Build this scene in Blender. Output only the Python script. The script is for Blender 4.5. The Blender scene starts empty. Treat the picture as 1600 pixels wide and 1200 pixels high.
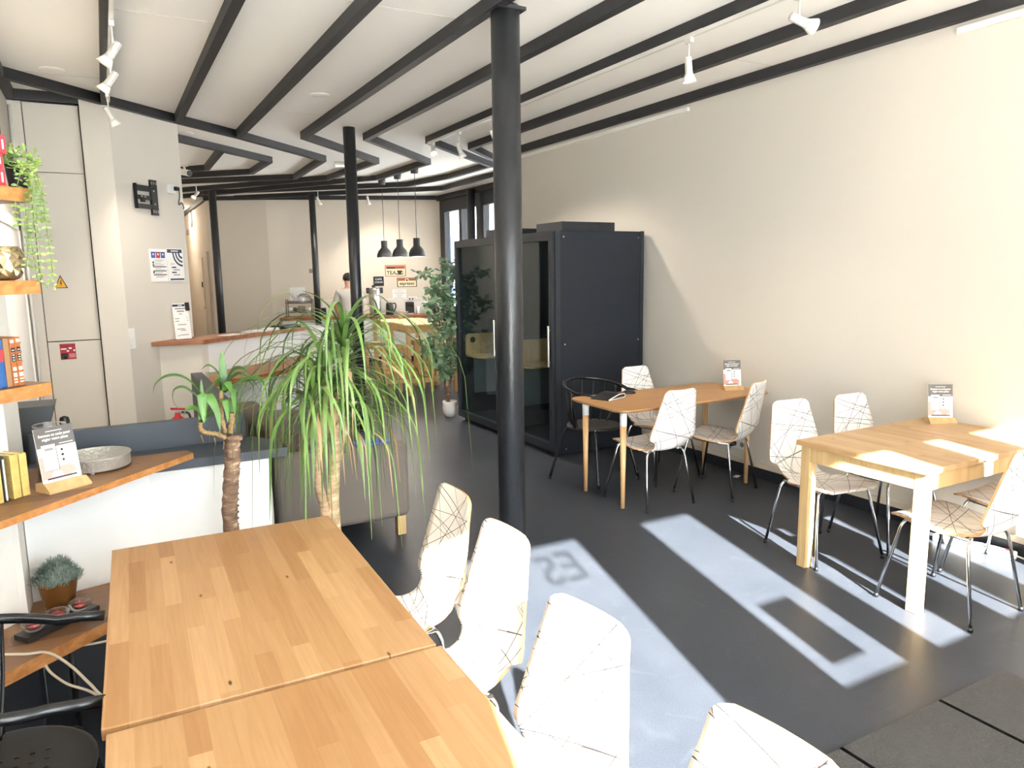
import bpy, bmesh, math, random
from mathutils import Vector, Matrix
random.seed(7)
PI = math.pi
SC = bpy.context.scene
COL = SC.collection

# ------------------------------------------------------------------ camera
F_PX = 1150.0
def _cam_axes():
    ray = lambda u, v: Vector((u - 800.0, -(v - 600.0), -F_PX))
    Y = ray(160.0, 433.0).normalized()
    Z = -ray(908.0, 8105.0)
    Z = (Z - Z.dot(Y) * Y).normalized()
    X = Y.cross(Z)
    return Matrix((X, Y, Z))
cam_d = bpy.data.cameras.new('camera')
cam_d.sensor_fit = 'HORIZONTAL'
cam_d.sensor_width = 36.0
cam_d.lens = F_PX / 1600.0 * 36.0
cam_d.clip_start = 0.05
cam_d.clip_end = 200.0
cam = bpy.data.objects.new('camera', cam_d)
cam.matrix_world = Matrix.Translation((0, 0, 1.69)) @ _cam_axes().to_4x4()
COL.objects.link(cam)
SC.camera = cam

# ------------------------------------------------------------------ world, sun, exposure
world = bpy.data.worlds.new('sky')
SC.world = world
world.use_nodes = True
bg = world.node_tree.nodes['Background']
bg.inputs['Color'].default_value = (0.90, 0.95, 1.0, 1)
bg.inputs['Strength'].default_value = 12.5

sun_d = bpy.data.lights.new('sun', 'SUN')
sun_d.energy = 76.0
sun_d.angle = math.radians(0.6)
sun_d.color = (1.0, 0.97, 0.93)
sun = bpy.data.objects.new('sun', sun_d)
sun.rotation_euler = Vector((0.268 * 1.9, 1.9, -1.0)).to_track_quat('-Z', 'Y').to_euler()
sun.location = (0, -6, 6)
COL.objects.link(sun)

SC.view_settings.view_transform = 'Standard'
SC.view_settings.look = 'None'
SC.view_settings.gamma = 1.0
SC.view_settings.use_curve_mapping = False
SC.view_settings.exposure = 0.68
SC.cycles.use_denoising = True
SC.cycles.diffuse_bounces = 6
SC.cycles.max_bounces = 14
SC.cycles.transparent_max_bounces = 16
SC.cycles.sample_clamp_indirect = 6.0

# ------------------------------------------------------------------ materials
def lin(h):
    h = h.lstrip('#')
    o = []
    for i in (0, 2, 4):
        c = int(h[i:i + 2], 16) / 255.0
        o.append(c / 12.92 if c <= 0.04045 else ((c + 0.055) / 1.055) ** 2.4)
    return (o[0], o[1], o[2], 1.0)

def new_mat(name):
    m = bpy.data.materials.new(name)
    m.use_nodes = True
    nt = m.node_tree
    return m, nt, nt.nodes['Principled BSDF']

def mat(name, col, rough=0.5, metal=0.0, bump=0.0, bscale=60.0, var=0.0, vscale=4.0, emit=0.0, spec=0.5, coat=0.0, trans=0.0):
    m, nt, p = new_mat(name)
    c = lin(col) if isinstance(col, str) else tuple(col) + (1.0,)
    p.inputs['Base Color'].default_value = c
    p.inputs['Roughness'].default_value = rough
    p.inputs['Metallic'].default_value = metal
    p.inputs['Specular IOR Level'].default_value = spec
    p.inputs['Coat Weight'].default_value = coat
    p.inputs['Transmission Weight'].default_value = trans
    if emit:
        p.inputs['Emission Color'].default_value = c
        p.inputs['Emission Strength'].default_value = emit
    tc = None
    if bump or var:
        tc = nt.nodes.new('ShaderNodeTexCoord')
    if var:
        n = nt.nodes.new('ShaderNodeTexNoise')
        n.inputs['Scale'].default_value = vscale
        n.inputs['Detail'].default_value = 5.0
        nt.links.new(tc.outputs['Object'], n.inputs['Vector'])
        mx = nt.nodes.new('ShaderNodeMix')
        mx.data_type = 'RGBA'
        mx.inputs[6].default_value = tuple(x * (1 - var) for x in c[:3]) + (1,)
        mx.inputs[7].default_value = tuple(min(1, x * (1 + var)) for x in c[:3]) + (1,)
        nt.links.new(n.outputs['Fac'], mx.inputs[0])
        nt.links.new(mx.outputs[2], p.inputs['Base Color'])
    if bump:
        n2 = nt.nodes.new('ShaderNodeTexNoise')
        n2.inputs['Scale'].default_value = bscale
        n2.inputs['Detail'].default_value = 4.0
        nt.links.new(tc.outputs['Object'], n2.inputs['Vector'])
        b = nt.nodes.new('ShaderNodeBump')
        b.inputs['Strength'].default_value = bump
        b.inputs['Distance'].default_value = 0.01
        nt.links.new(n2.outputs['Fac'], b.inputs['Height'])
        nt.links.new(b.outputs['Normal'], p.inputs['Normal'])
    return m

def ramp(nt, stops):
    r = nt.nodes.new('ShaderNodeValToRGB')
    e = r.color_ramp.elements
    while len(e) < len(stops):
        e.new(0.5)
    for i, (pos, c) in enumerate(stops):
        e[i].position = pos
        e[i].color = lin(c) if isinstance(c, str) else c
    return r

def wood(name, dark, light, axis='X', scale=1.0, rough=0.45, grain=1.0):
    """plain board: grain stretched along an axis"""
    m, nt, p = new_mat(name)
    tc = nt.nodes.new('ShaderNodeTexCoord')
    mp = nt.nodes.new('ShaderNodeMapping')
    s = {'X': (1.2, 22, 22), 'Y': (22, 1.2, 22), 'Z': (22, 22, 1.2)}[axis]
    mp.inputs['Scale'].default_value = tuple(v * scale for v in s)
    nt.links.new(tc.outputs['Object'], mp.inputs['Vector'])
    n = nt.nodes.new('ShaderNodeTexNoise')
    n.inputs['Scale'].default_value = 1.6
    n.inputs['Detail'].default_value = 6.0
    n.inputs['Distortion'].default_value = 0.6
    nt.links.new(mp.outputs['Vector'], n.inputs['Vector'])
    r = ramp(nt, [(0.32, dark), (0.68, light)])
    nt.links.new(n.outputs['Fac'], r.inputs['Fac'])
    nt.links.new(r.outputs['Color'], p.inputs['Base Color'])
    p.inputs['Roughness'].default_value = rough
    return m

def staves(name, base, dark, light, rough=0.38, along='Y', w=0.047, l=0.42, knots=True):
    """butcher-block: glued staves with their own tone, fine grain and small knots"""
    m, nt, p = new_mat(name)
    tc = nt.nodes.new('ShaderNodeTexCoord')
    sp = nt.nodes.new('ShaderNodeSeparateXYZ')
    nt.links.new(tc.outputs['Object'], sp.inputs[0])
    cb = nt.nodes.new('ShaderNodeCombineXYZ')
    a, b = ('Y', 'X') if along == 'Y' else ('X', 'Y')
    nt.links.new(sp.outputs[a], cb.inputs['X'])
    nt.links.new(sp.outputs[b], cb.inputs['Y'])
    br = nt.nodes.new('ShaderNodeTexBrick')
    br.offset = 0.43
    br.offset_frequency = 2
    br.squash = 1.35
    br.squash_frequency = 3
    br.inputs['Scale'].default_value = 1.0
    br.inputs['Mortar Size'].default_value = 0.0004
    br.inputs['Mortar Smooth'].default_value = 0.3
    br.inputs['Bias'].default_value = 0.0
    br.inputs['Brick Width'].default_value = l
    br.inputs['Row Height'].default_value = w
    br.inputs['Color1'].default_value = (0, 0, 0, 1)
    br.inputs['Color2'].default_value = (1, 1, 1, 1)
    br.inputs['Mortar'].default_value = (0.1, 0.1, 0.1, 1)
    nt.links.new(cb.outputs[0], br.inputs['Vector'])
    r = ramp(nt, [(0.0, dark), (0.35, base), (0.7, base), (1.0, light)])
    nt.links.new(br.outputs['Color'], r.inputs['Fac'])
    mp = nt.nodes.new('ShaderNodeMapping')
    mp.inputs['Scale'].default_value = (3, 60, 60)
    nt.links.new(cb.outputs[0], mp.inputs['Vector'])
    n = nt.nodes.new('ShaderNodeTexNoise')
    n.inputs['Scale'].default_value = 1.0
    n.inputs['Detail'].default_value = 7.0
    n.inputs['Distortion'].default_value = 1.2
    nt.links.new(mp.outputs['Vector'], n.inputs['Vector'])
    r2 = ramp(nt, [(0.3, (0.86, 0.80, 0.72, 1)), (0.62, (1, 1, 1, 1))])
    nt.links.new(n.outputs['Fac'], r2.inputs['Fac'])
    mx = nt.nodes.new('ShaderNodeMix')
    mx.data_type = 'RGBA'
    mx.blend_type = 'MULTIPLY'
    mx.inputs[0].default_value = 0.8
    nt.links.new(r.outputs['Color'], mx.inputs[6])
    nt.links.new(r2.outputs['Color'], mx.inputs[7])
    out = mx.outputs[2]
    if knots:
        mp2 = nt.nodes.new('ShaderNodeMapping')
        mp2.inputs['Scale'].default_value = (3.4, 9.5, 1)
        nt.links.new(cb.outputs[0], mp2.inputs['Vector'])
        vo = nt.nodes.new('ShaderNodeTexVoronoi')
        vo.voronoi_dimensions = '2D'
        vo.inputs['Scale'].default_value = 1.0
        nt.links.new(mp2.outputs['Vector'], vo.inputs['Vector'])
        r3 = ramp(nt, [(0.025, (1, 1, 1, 1)), (0.05, (0, 0, 0, 1))])
        nt.links.new(vo.outputs['Distance'], r3.inputs['Fac'])
        sc = nt.nodes.new('ShaderNodeSeparateColor')
        nt.links.new(vo.outputs['Color'], sc.inputs[0])
        lt = nt.nodes.new('ShaderNodeMath')
        lt.operation = 'LESS_THAN'
        lt.inputs[1].default_value = 0.28
        nt.links.new(sc.outputs[0], lt.inputs[0])
        mu = nt.nodes.new('ShaderNodeMath')
        mu.operation = 'MULTIPLY'
        nt.links.new(r3.outputs['Color'], mu.inputs[0])
        nt.links.new(lt.outputs[0], mu.inputs[1])
        mk = nt.nodes.new('ShaderNodeMix')
        mk.data_type = 'RGBA'
        nt.links.new(mu.outputs[0], mk.inputs[0])
        nt.links.new(out, mk.inputs[6])
        mk.inputs[7].default_value = lin('#5a3210')
        out = mk.outputs[2]
    nt.links.new(out, p.inputs['Base Color'])
    p.inputs['Roughness'].default_value = rough
    p.inputs['Specular IOR Level'].default_value = 0.35
    return m

def glass_mat(name, tint, base=0.06, rough=0.0, edge=0.65):
    m = bpy.data.materials.new(name)
    m.use_nodes = True
    nt = m.node_tree
    nt.nodes.remove(nt.nodes['Principled BSDF'])
    t = nt.nodes.new('ShaderNodeBsdfTransparent')
    t.inputs['Color'].default_value = tuple(tint) + (1,)
    g = nt.nodes.new('ShaderNodeBsdfGlossy')
    g.inputs['Roughness'].default_value = rough
    lw = nt.nodes.new('ShaderNodeLayerWeight')
    lw.inputs['Blend'].default_value = 0.25
    mr = nt.nodes.new('ShaderNodeMapRange')
    mr.inputs['To Min'].default_value = base
    mr.inputs['To Max'].default_value = edge
    nt.links.new(lw.outputs['Fresnel'], mr.inputs['Value'])
    mx = nt.nodes.new('ShaderNodeMixShader')
    nt.links.new(mr.outputs[0], mx.inputs[0])
    nt.links.new(t.outputs[0], mx.inputs[1])
    nt.links.new(g.outputs[0], mx.inputs[2])
    nt.links.new(mx.outputs[0], nt.nodes['Material Output'].inputs['Surface'])
    return m

def fill_film_mat():
    """added film low in the unseen shop front: spreads daylight to brighten the ceiling"""
    m = bpy.data.materials.new('added_fill_film')
    m.use_nodes = True
    nt = m.node_tree
    nt.nodes.remove(nt.nodes['Principled BSDF'])
    t = nt.nodes.new('ShaderNodeBsdfTranslucent')
    t.inputs['Color'].default_value = (0.70, 0.70, 0.69, 1)
    d = nt.nodes.new('ShaderNodeBsdfDiffuse')
    d.inputs['Color'].default_value = (0.5, 0.5, 0.5, 1)
    mx = nt.nodes.new('ShaderNodeMixShader')
    mx.inputs[0].default_value = 0.25
    nt.links.new(t.outputs[0], mx.inputs[1])
    nt.links.new(d.outputs[0], mx.inputs[2])
    nt.links.new(mx.outputs[0], nt.nodes['Material Output'].inputs['Surface'])
    return m

def shell_mat():
    """white laminate crossed by thin straight dark lines (drawn in the shell's own UV, metres)"""
    m, nt, p = new_mat('chair_shell_white_lines')
    uv = nt.nodes.new('ShaderNodeUVMap')
    uv.uv_map = 'UVMap'
    rnd = random.Random(21)
    lines = []
    for i in range(34):
        p0 = (rnd.uniform(-0.15, 0.15), 0.02 + 0.9 * ((i * 0.618) % 1.0))
        a = math.radians(rnd.choice((-1, 1)) * rnd.uniform(6, 68))
        lines.append((p0, (p0[0] + math.cos(a), p0[1] + math.sin(a))))
    last = None
    for a, b in lines:
        dx, dy = b[0] - a[0], b[1] - a[1]
        L = math.hypot(dx, dy)
        n = (-dy / L, dx / L)
        dot = nt.nodes.new('ShaderNodeVectorMath')
        dot.operation = 'DOT_PRODUCT'
        dot.inputs[1].default_value = (n[0], n[1], 0)
        nt.links.new(uv.outputs[0], dot.inputs[0])
        cmp_ = nt.nodes.new('ShaderNodeMath')
        cmp_.operation = 'COMPARE'
        cmp_.inputs[1].default_value = a[0] * n[0] + a[1] * n[1]
        cmp_.inputs[2].default_value = rnd.choice((0.0009, 0.0013, 0.0016))
        nt.links.new(dot.outputs['Value'], cmp_.inputs[0])
        if last is None:
            last = cmp_
        else:
            mx = nt.nodes.new('ShaderNodeMath')
            mx.operation = 'MAXIMUM'
            nt.links.new(last.outputs[0], mx.inputs[0])
            nt.links.new(cmp_.outputs[0], mx.inputs[1])
            last = mx
    mix = nt.nodes.new('ShaderNodeMix')
    mix.data_type = 'RGBA'
    mix.inputs[6].default_value = lin('#f1ece6')
    mix.inputs[7].default_value = lin('#2b2524')
    nt.links.new(last.outputs[0], mix.inputs[0])
    nt.links.new(mix.outputs[2], p.inputs['Base Color'])
    p.inputs['Roughness'].default_value = 0.35
    return m

def floor_mat():
    m, nt, p = new_mat('dark_rubber_floor')
    tc = nt.nodes.new('ShaderNodeTexCoord')
    n = nt.nodes.new('ShaderNodeTexNoise')
    n.inputs['Scale'].default_value = 1.4
    n.inputs['Detail'].default_value = 8.0
    n.inputs['Roughness'].default_value = 0.65
    nt.links.new(tc.outputs['Object'], n.inputs['Vector'])
    r = ramp(nt, [(0.3, '#33373e'), (0.7, '#3e4148')])
    nt.links.new(n.outputs['Fac'], r.inputs['Fac'])
    # fine speckle and scuffs worn into the rubber
    n2 = nt.nodes.new('ShaderNodeTexNoise')
    n2.inputs['Scale'].default_value = 220.0
    n2.inputs['Detail'].default_value = 2.0
    nt.links.new(tc.outputs['Object'], n2.inputs['Vector'])
    r2 = ramp(nt, [(0.35, (0.75, 0.75, 0.75, 1)), (0.7, (1.25, 1.25, 1.25, 1))])
    nt.links.new(n2.outputs['Fac'], r2.inputs['Fac'])
    mx = nt.nodes.new('ShaderNodeMix')
    mx.data_type = 'RGBA'
    mx.blend_type = 'MULTIPLY'
    mx.inputs[0].default_value = 1.0
    nt.links.new(r.outputs['Color'], mx.inputs[6])
    nt.links.new(r2.outputs['Color'], mx.inputs[7])
    n3 = nt.nodes.new('ShaderNodeTexNoise')
    n3.inputs['Scale'].default_value = 6.0
    n3.inputs['Detail'].default_value = 10.0
    n3.inputs['Distortion'].default_value = 1.5
    nt.links.new(tc.outputs['Object'], n3.inputs['Vector'])
    r3 = ramp(nt, [(0.60, (0, 0, 0, 1)), (0.78, (0.10, 0.10, 0.10, 1))])
    nt.links.new(n3.outputs['Fac'], r3.inputs['Fac'])
    mx2 = nt.nodes.new('ShaderNodeMix')
    mx2.data_type = 'RGBA'
    nt.links.new(r3.outputs['Color'], mx2.inputs[0])
    nt.links.new(mx.outputs[2], mx2.inputs[6])
    mx2.inputs[7].default_value = lin('#6c6f74')
    nt.links.new(mx2.outputs[2], p.inputs['Base Color'])
    mr = nt.nodes.new('ShaderNodeMapRange')
    mr.inputs['To Min'].default_value = 0.30
    mr.inputs['To Max'].default_value = 0.5
    nt.links.new(n.outputs['Fac'], mr.inputs['Value'])
    nt.links.new(mr.outputs[0], p.inputs['Roughness'])
    p.inputs['Specular IOR Level'].default_value = 0.2
    b = nt.nodes.new('ShaderNodeBump')
    b.inputs['Strength'].default_value = 0.12
    b.inputs['Distance'].default_value = 0.004
    n4 = nt.nodes.new('ShaderNodeTexNoise')
    n4.inputs['Scale'].default_value = 18.0
    n4.inputs['Detail'].default_value = 6.0
    nt.links.new(tc.outputs['Object'], n4.inputs['Vector'])
    nt.links.new(n4.outputs['Fac'], b.inputs['Height'])
    nt.links.new(b.outputs['Normal'], p.inputs['Normal'])
    return m

def trunk_mat(name, a, b, ring):
    m, nt, p = new_mat(name)
    tc = nt.nodes.new('ShaderNodeTexCoord')
    mp = nt.nodes.new('ShaderNodeMapping')
    mp.inputs['Scale'].default_value = (14, 14, 38)
    nt.links.new(tc.outputs['Object'], mp.inputs['Vector'])
    n = nt.nodes.new('ShaderNodeTexNoise')
    n.inputs['Scale'].default_value = 1.5
    n.inputs['Detail'].default_value = 8.0
    nt.links.new(mp.outputs['Vector'], n.inputs['Vector'])
    r = ramp(nt, [(0.3, a), (0.6, b), (0.72, ring)])
    nt.links.new(n.outputs['Fac'], r.inputs['Fac'])
    nt.links.new(r.outputs['Color'], p.inputs['Base Color'])
    p.inputs['Roughness'].default_value = 0.85
    bp = nt.nodes.new('ShaderNodeBump')
    bp.inputs['Strength'].default_value = 0.6
    bp.inputs['Distance'].default_value = 0.01
    nt.links.new(n.outputs['Fac'], bp.inputs['Height'])
    nt.links.new(bp.outputs['Normal'], p.inputs['Normal'])
    return m

def leaf_mat(name, a, b, scale=6.0, rough=0.4):
    m, nt, p = new_mat(name)
    tc = nt.nodes.new('ShaderNodeTexCoord')
    n = nt.nodes.new('ShaderNodeTexNoise')
    n.inputs['Scale'].default_value = scale
    n.inputs['Detail'].default_value = 3.0
    nt.links.new(tc.outputs['Object'], n.inputs['Vector'])
    r = ramp(nt, [(0.3, a), (0.7, b)])
    nt.links.new(n.outputs['Fac'], r.inputs['Fac'])
    nt.links.new(r.outputs['Color'], p.inputs['Base Color'])
    p.inputs['Roughness'].default_value = rough
    p.inputs['Transmission Weight'].default_value = 0.0
    p.inputs['Subsurface Weight'].default_value = 0.0
    return m

MT = dict(
    wall=mat('wall_paint_cream', '#cfc8bd', 0.85, bump=0.05, bscale=120, spec=0.2),
    wallback=mat('wall_paint_sand', '#d6ccbd', 0.85, bump=0.05, bscale=120, spec=0.2),
    ceiling=mat('ceiling_panel_white', '#f8f5ef', 0.8, spec=0.2),
    beam=mat('painted_steel_beam', '#1e1e21', 0.55, bump=0.12, bscale=40),
    pillar=mat('painted_pillar', '#222325', 0.38, bump=0.35, bscale=22),
    skirt=mat('dark_skirting', '#20242b', 0.5),
    skirtwhite=mat('cream_skirting', '#cfc4b2', 0.6),
    white=mat('white_laminate', '#e4e4e2', 0.45),
    whitepaint=mat('white_paint', '#e9e6df', 0.7, spec=0.25),
    slab=mat('dark_grey_laminate', '#3b424b', 0.5, var=0.08, vscale=8),
    darkpanel=mat('dark_grey_panel', '#3a3d40', 0.55, var=0.08, vscale=8),
    booth=mat('booth_blue_black', '#181d26', 0.6, bump=0.03, bscale=200, spec=0.35),
    boothframe=mat('booth_frame_black', '#1a1f26', 0.45),
    boothin=mat('booth_lining', '#4a555c', 0.9),
    boothpad=mat('booth_felt_grey', '#6d7476', 0.95),
    steel=mat('chrome', '#c8c8c8', 0.16, 1.0),
    brushed=mat('brushed_steel', '#b5b2ac', 0.3, 1.0),
    black=mat('black_plastic', '#131416', 0.4),
    blacktube=mat('black_gloss_tube', '#121316', 0.25),
    greyseat=mat('grey_seat_metal', '#211f1e', 0.55),
    shell=shell_mat(),
    ply=wood('plywood_edge', '#a9794d', '#d2a878', 'Z', 1.0),
    table=staves('birch_table', '#aa835a', '#9b7148', '#b8936a'),
    paletable=staves('pale_birch_table', '#b3926a', '#a78459', '#bea079'),
    tableleg=wood('birch_leg', '#b39362', '#c4a678', 'Z'),
    bamboo=wood('bamboo_top', '#a0764a', '#b48858', 'X'),
    bambooleg=wood('bamboo_leg', '#b98d5d', '#cfa879', 'Z'),
    oldwood=staves('reclaimed_oak', '#86603f', '#664731', '#a37b52', 0.4, 'X', 0.09, 0.9, True),
    oldedge=wood('oak_board_edge', '#96602f', '#b9824c', 'X'),
    barwood=wood('red_oak_bar', '#7a4321', '#a5642f', 'X'),
    stool=wood('pale_pine', '#c59a62', '#dbb782', 'Z'),
    pinetop=wood('pale_pine_top', '#d2aa70', '#e4c590', 'X'),
    sofa=mat('grey_brown_fabric', '#6a625b', 0.95, bump=0.25, bscale=300),
    sofain=mat('brown_cushion', '#4b3b32', 0.8),
    floor=floor_mat(),
    mat=mat('ribbed_door_mat', '#434140', 0.98, bump=0.9, bscale=160, var=0.25, vscale=120),
    lamp=mat('charcoal_lamp', '#37383a', 0.55),
    lampin=mat('lamp_inside', '#f1eee6', 0.6),
    bulb=mat('bulb_glow', (1.0, 0.86, 0.68), 0.5, emit=30),
    spot=mat('white_spot_metal', '#d9d6cf', 0.3, 0.25),
    spotglow=mat('spot_glow', (1.0, 0.88, 0.72), 0.5, emit=12),
    paper=mat('white_paper', '#efedea', 0.8),
    ink=mat('ink_black', '#2a292b', 0.7),
    inkgrey=mat('ink_grey', '#8a8785', 0.7),
    cardgrey=mat('card_header_grey', '#5e5b58', 0.6),
    pink=mat('card_pink', '#ef9a90', 0.6),
    navy=mat('ink_navy', '#1d2a4a', 0.6),
    blue=mat('ink_blue', '#2f58a8', 0.6),
    red=mat('ink_red', '#c83030', 0.6),
    notice=mat('dark_red_notice', '#a3182a', 0.5),
    yellow=mat('warning_yellow', '#e2a321', 0.5),
    extred=mat('extinguisher_red', '#b9141c', 0.35),
    leafdrac=leaf_mat('dracaena_leaf', '#3c5a28', '#75934a', 5.0),
    leafdry=mat('dry_leaf', '#b59a72', 0.8),
    leafyucca=leaf_mat('yucca_leaf', '#26481a', '#4f7a31', 5.0),
    leafficus=leaf_mat('ficus_leaf', '#37573c', '#8aa882', 14.0),
    leafhang=leaf_mat('hanging_leaf', '#4b6632', '#98b158', 14.0),
    leafsucc=leaf_mat('grey_green_leaf', '#66756a', '#93a398', 30.0, 0.7),
    trunk=trunk_mat('dracaena_bark', '#8b7258', '#b69a7b', '#d8c3a5'),
    trunky=trunk_mat('yucca_bark', '#4d382b', '#7d6450', '#b59d85'),
    stem=mat('leaf_stem', '#6f7f45', 0.7),
    soil=mat('potting_soil', '#2e231c', 0.95, bump=0.8, bscale=80),
    potwhite=mat('white_pot', '#dcd8d2', 0.4),
    potblack=mat('black_pot', '#1b1c1f', 0.5),
    copper=mat('copper_pot', '#8a5f34', 0.35, 0.75),
    gold=mat('rose_gold_glaze', '#c4b088', 0.2, 0.85),
    goldbook=mat('gold_book', '#cdb169', 0.45, 0.25, bump=0.5, bscale=90, var=0.3, vscale=60),
    decal=glass_mat('frosted_letters', (0.5, 0.5, 0.5), 0.02),
    glass=glass_mat('clear_glass', (0.97, 0.98, 0.98), 0.04),
    winglass=glass_mat('window_glass', (0.95, 0.97, 0.97), 0.04),
    boothglass=glass_mat('smoked_booth_glass', (0.78, 0.85, 0.88), 0.015, 0.0, 0.18),
    tray=mat('silver_tray', '#b9b5ad', 0.35, 0.45, bump=0.8, bscale=70),
    wax=mat('red_wax', '#b23a44', 0.5),
    chalk=mat('chalkboard', '#1d2127', 0.8),
    tin=mat('tin_sign_cream', '#ead9b0', 0.5),
    tinred=mat('tin_sign_rust', '#a8472a', 0.5),
    skin=mat('skin', '#b58a70', 0.6),
    hair=mat('dark_hair', '#1d1714', 0.7),
    shirt=mat('grey_tshirt', '#b9b4ad', 0.9, bump=0.2, bscale=120),
    jeans=mat('dark_trousers', '#20242e', 0.9),
    joint=mat('mat_joint', '#131313', 1.0, spec=0.0),
    shoot=mat('young_bark', '#8f7650', 0.9, bump=0.9, bscale=120, var=0.35, vscale=60),
    cord=mat('beige_cord', '#c9bca6', 0.6),
    plate=mat('white_china', '#e6e4e0', 0.25),
    chips=mat('pastry', '#d8a860', 0.8, bump=0.6, bscale=50),
    film=fill_film_mat(),
    street=mat('street_paving', '#f2efe9', 0.9),
    facade=mat('white_outside_boards', '#dcd6d4', 0.8),
    brownbook=mat('tan_book_cover', '#8d6a48', 0.6),
    leather=mat('tooled_leather', '#9c5a2c', 0.5),
    bookblue=mat('blue_book_cover', '#24518c', 0.55),
    bookred=mat('red_box', '#c4323e', 0.5),
    page=mat('page_edges', '#e5dcc8', 0.8),
    redswitch=mat('red_switch', '#d0202a', 0.4),
)
# ------------------------------------------------------------------ geometry helpers
class MB:
    """collects faces for ONE mesh object"""
    def __init__(s):
        s.v = []; s.f = []; s.m = []; s.sm = []; s.uv = {}
    def vert(s, p):
        s.v.append(tuple(p)); return len(s.v) - 1
    def face(s, idx, m=0, smooth=False):
        s.f.append(tuple(idx)); s.m.append(m); s.sm.append(smooth)
    def box(s, x0, x1, y0, y1, z0, z1, m=0, M=None):
        P = [(x, y, z) for z in (z0, z1) for y in (y0, y1) for x in (x0, x1)]
        if M is not None:
            P = [M @ Vector(p) for p in P]
        b = len(s.v)
        s.v += [tuple(p) for p in P]
        for q in ((0, 2, 3, 1), (4, 5, 7, 6), (0, 1, 5, 4), (2, 6, 7, 3), (0, 4, 6, 2), (1, 3, 7, 5)):
            s.face([b + i for i in q], m)
        return s
    def rbox(s, x0, x1, y0, y1, z0, z1, r=0.01, m=0, M=None, seg=2):
        """box with rounded edges"""
        bm = bmesh.new()
        bmesh.ops.create_cube(bm, size=1.0)
        for v in bm.verts:
            v.co = Vector(((x0 + x1) / 2 + v.co.x * (x1 - x0), (y0 + y1) / 2 + v.co.y * (y1 - y0), (z0 + z1) / 2 + v.co.z * (z1 - z0)))
        bmesh.ops.bevel(bm, geom=list(bm.edges), offset=min(r, 0.49 * min(x1 - x0, y1 - y0, z1 - z0)), segments=seg, profile=0.5, affect='EDGES')
        s.add_bm(bm, m, M, smooth=False)
        bm.free()
        return s
    def add_bm(s, bm, m=0, M=None, smooth=False):
        bm.verts.ensure_lookup_table()
        b = len(s.v)
        for i, v in enumerate(bm.verts):
            v.index = i
            s.v.append(tuple(M @ v.co if M is not None else v.co))
        for f in bm.faces:
            s.face([b + v.index for v in f.verts], m, smooth)
    def prism(s, pts, z0, z1, m=0, mside=None, M=None):
        """vertical extrusion of a polygon given counter-clockwise"""
        n = len(pts); b = len(s.v)
        for z in (z0, z1):
            for p in pts:
                q = Vector((p[0], p[1], z))
                s.v.append(tuple(M @ q if M is not None else q))
        s.face([b + n - 1 - i for i in range(n)], m)
        s.face([b + n + i for i in range(n)], m)
        for i in range(n):
            j = (i + 1) % n
            s.face([b + i, b + j, b + n + j, b + n + i], m if mside is None else mside)
        return s
    def cyl(s, p0, p1, r0, r1=None, n=14, m=0, caps=True, smooth=True):
        r1 = r0 if r1 is None else r1
        p0 = Vector(p0); p1 = Vector(p1)
        d = (p1 - p0).normalized()
        a = d.orthogonal().normalized(); c = d.cross(a)
        b = len(s.v)
        for p, r in ((p0, r0), (p1, r1)):
            for i in range(n):
                t = 2 * PI * i / n
                s.v.append(tuple(p + a * (r * math.cos(t)) + c * (r * math.sin(t))))
        for i in range(n):
            j = (i + 1) % n
            s.face([b + i, b + j, b + n + j, b + n + i], m, smooth)
        if caps:
            s.face([b + n - 1 - i for i in range(n)], m)
            s.face([b + n + i for i in range(n)], m)
        return s
    def tube(s, pts, r, n=8, m=0, closed=False):
        """tube along a polyline; r may be a list"""
        P = [Vector(p) for p in pts]
        k = len(P)
        R = r if isinstance(r, (list, tuple)) else [r] * k
        b = len(s.v)
        prev = None
        for i, p in enumerate(P):
            if closed:
                d = P[(i + 1) % k] - P[i - 1]
            else:
                d = P[min(i + 1, k - 1)] - P[max(i - 1, 0)]
            d.normalize()
            if prev is None:
                a = d.orthogonal().normalized()
            else:
                a = prev - d * prev.dot(d)
                a = a.normalized() if a.length > 1e-6 else d.orthogonal().normalized()
            prev = a
            c = d.cross(a)
            for j in range(n):
                t = 2 * PI * j / n
                s.v.append(tuple(p + a * (R[i] * math.cos(t)) + c * (R[i] * math.sin(t))))
        for i in range(k if closed else k - 1):
            i2 = (i + 1) % k
            for j in range(n):
                j2 = (j + 1) % n
                s.face([b + i * n + j, b + i * n + j2, b + i2 * n + j2, b + i2 * n + j], m, True)
        if not closed:
            s.face([b + n - 1 - j for j in range(n)], m)
            s.face([b + (k - 1) * n + j for j in range(n)], m)
        return s
    def lathe(s, prof, n=24, m=0, c=(0, 0, 0), M=None, smooth=True):
        """profile [(r, z)] turned about a vertical axis through c"""
        b = len(s.v)
        for (r, z) in prof:
            for i in range(n):
                t = 2 * PI * i / n
                q = Vector((c[0] + r * math.cos(t), c[1] + r * math.sin(t), c[2] + z))
                s.v.append(tuple(M @ q if M is not None else q))
        k = len(prof)
        for a in range(k - 1):
            for i in range(n):
                j = (i + 1) % n
                s.face([b + a * n + i, b + a * n + j, b + (a + 1) * n + j, b + (a + 1) * n + i], m, smooth)
        if prof[0][0] > 1e-5:
            s.face([b + n - 1 - i for i in range(n)], m)
        if prof[-1][0] > 1e-5:
            s.face([b + (k - 1) * n + i for i in range(n)], m)
        return s
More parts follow.
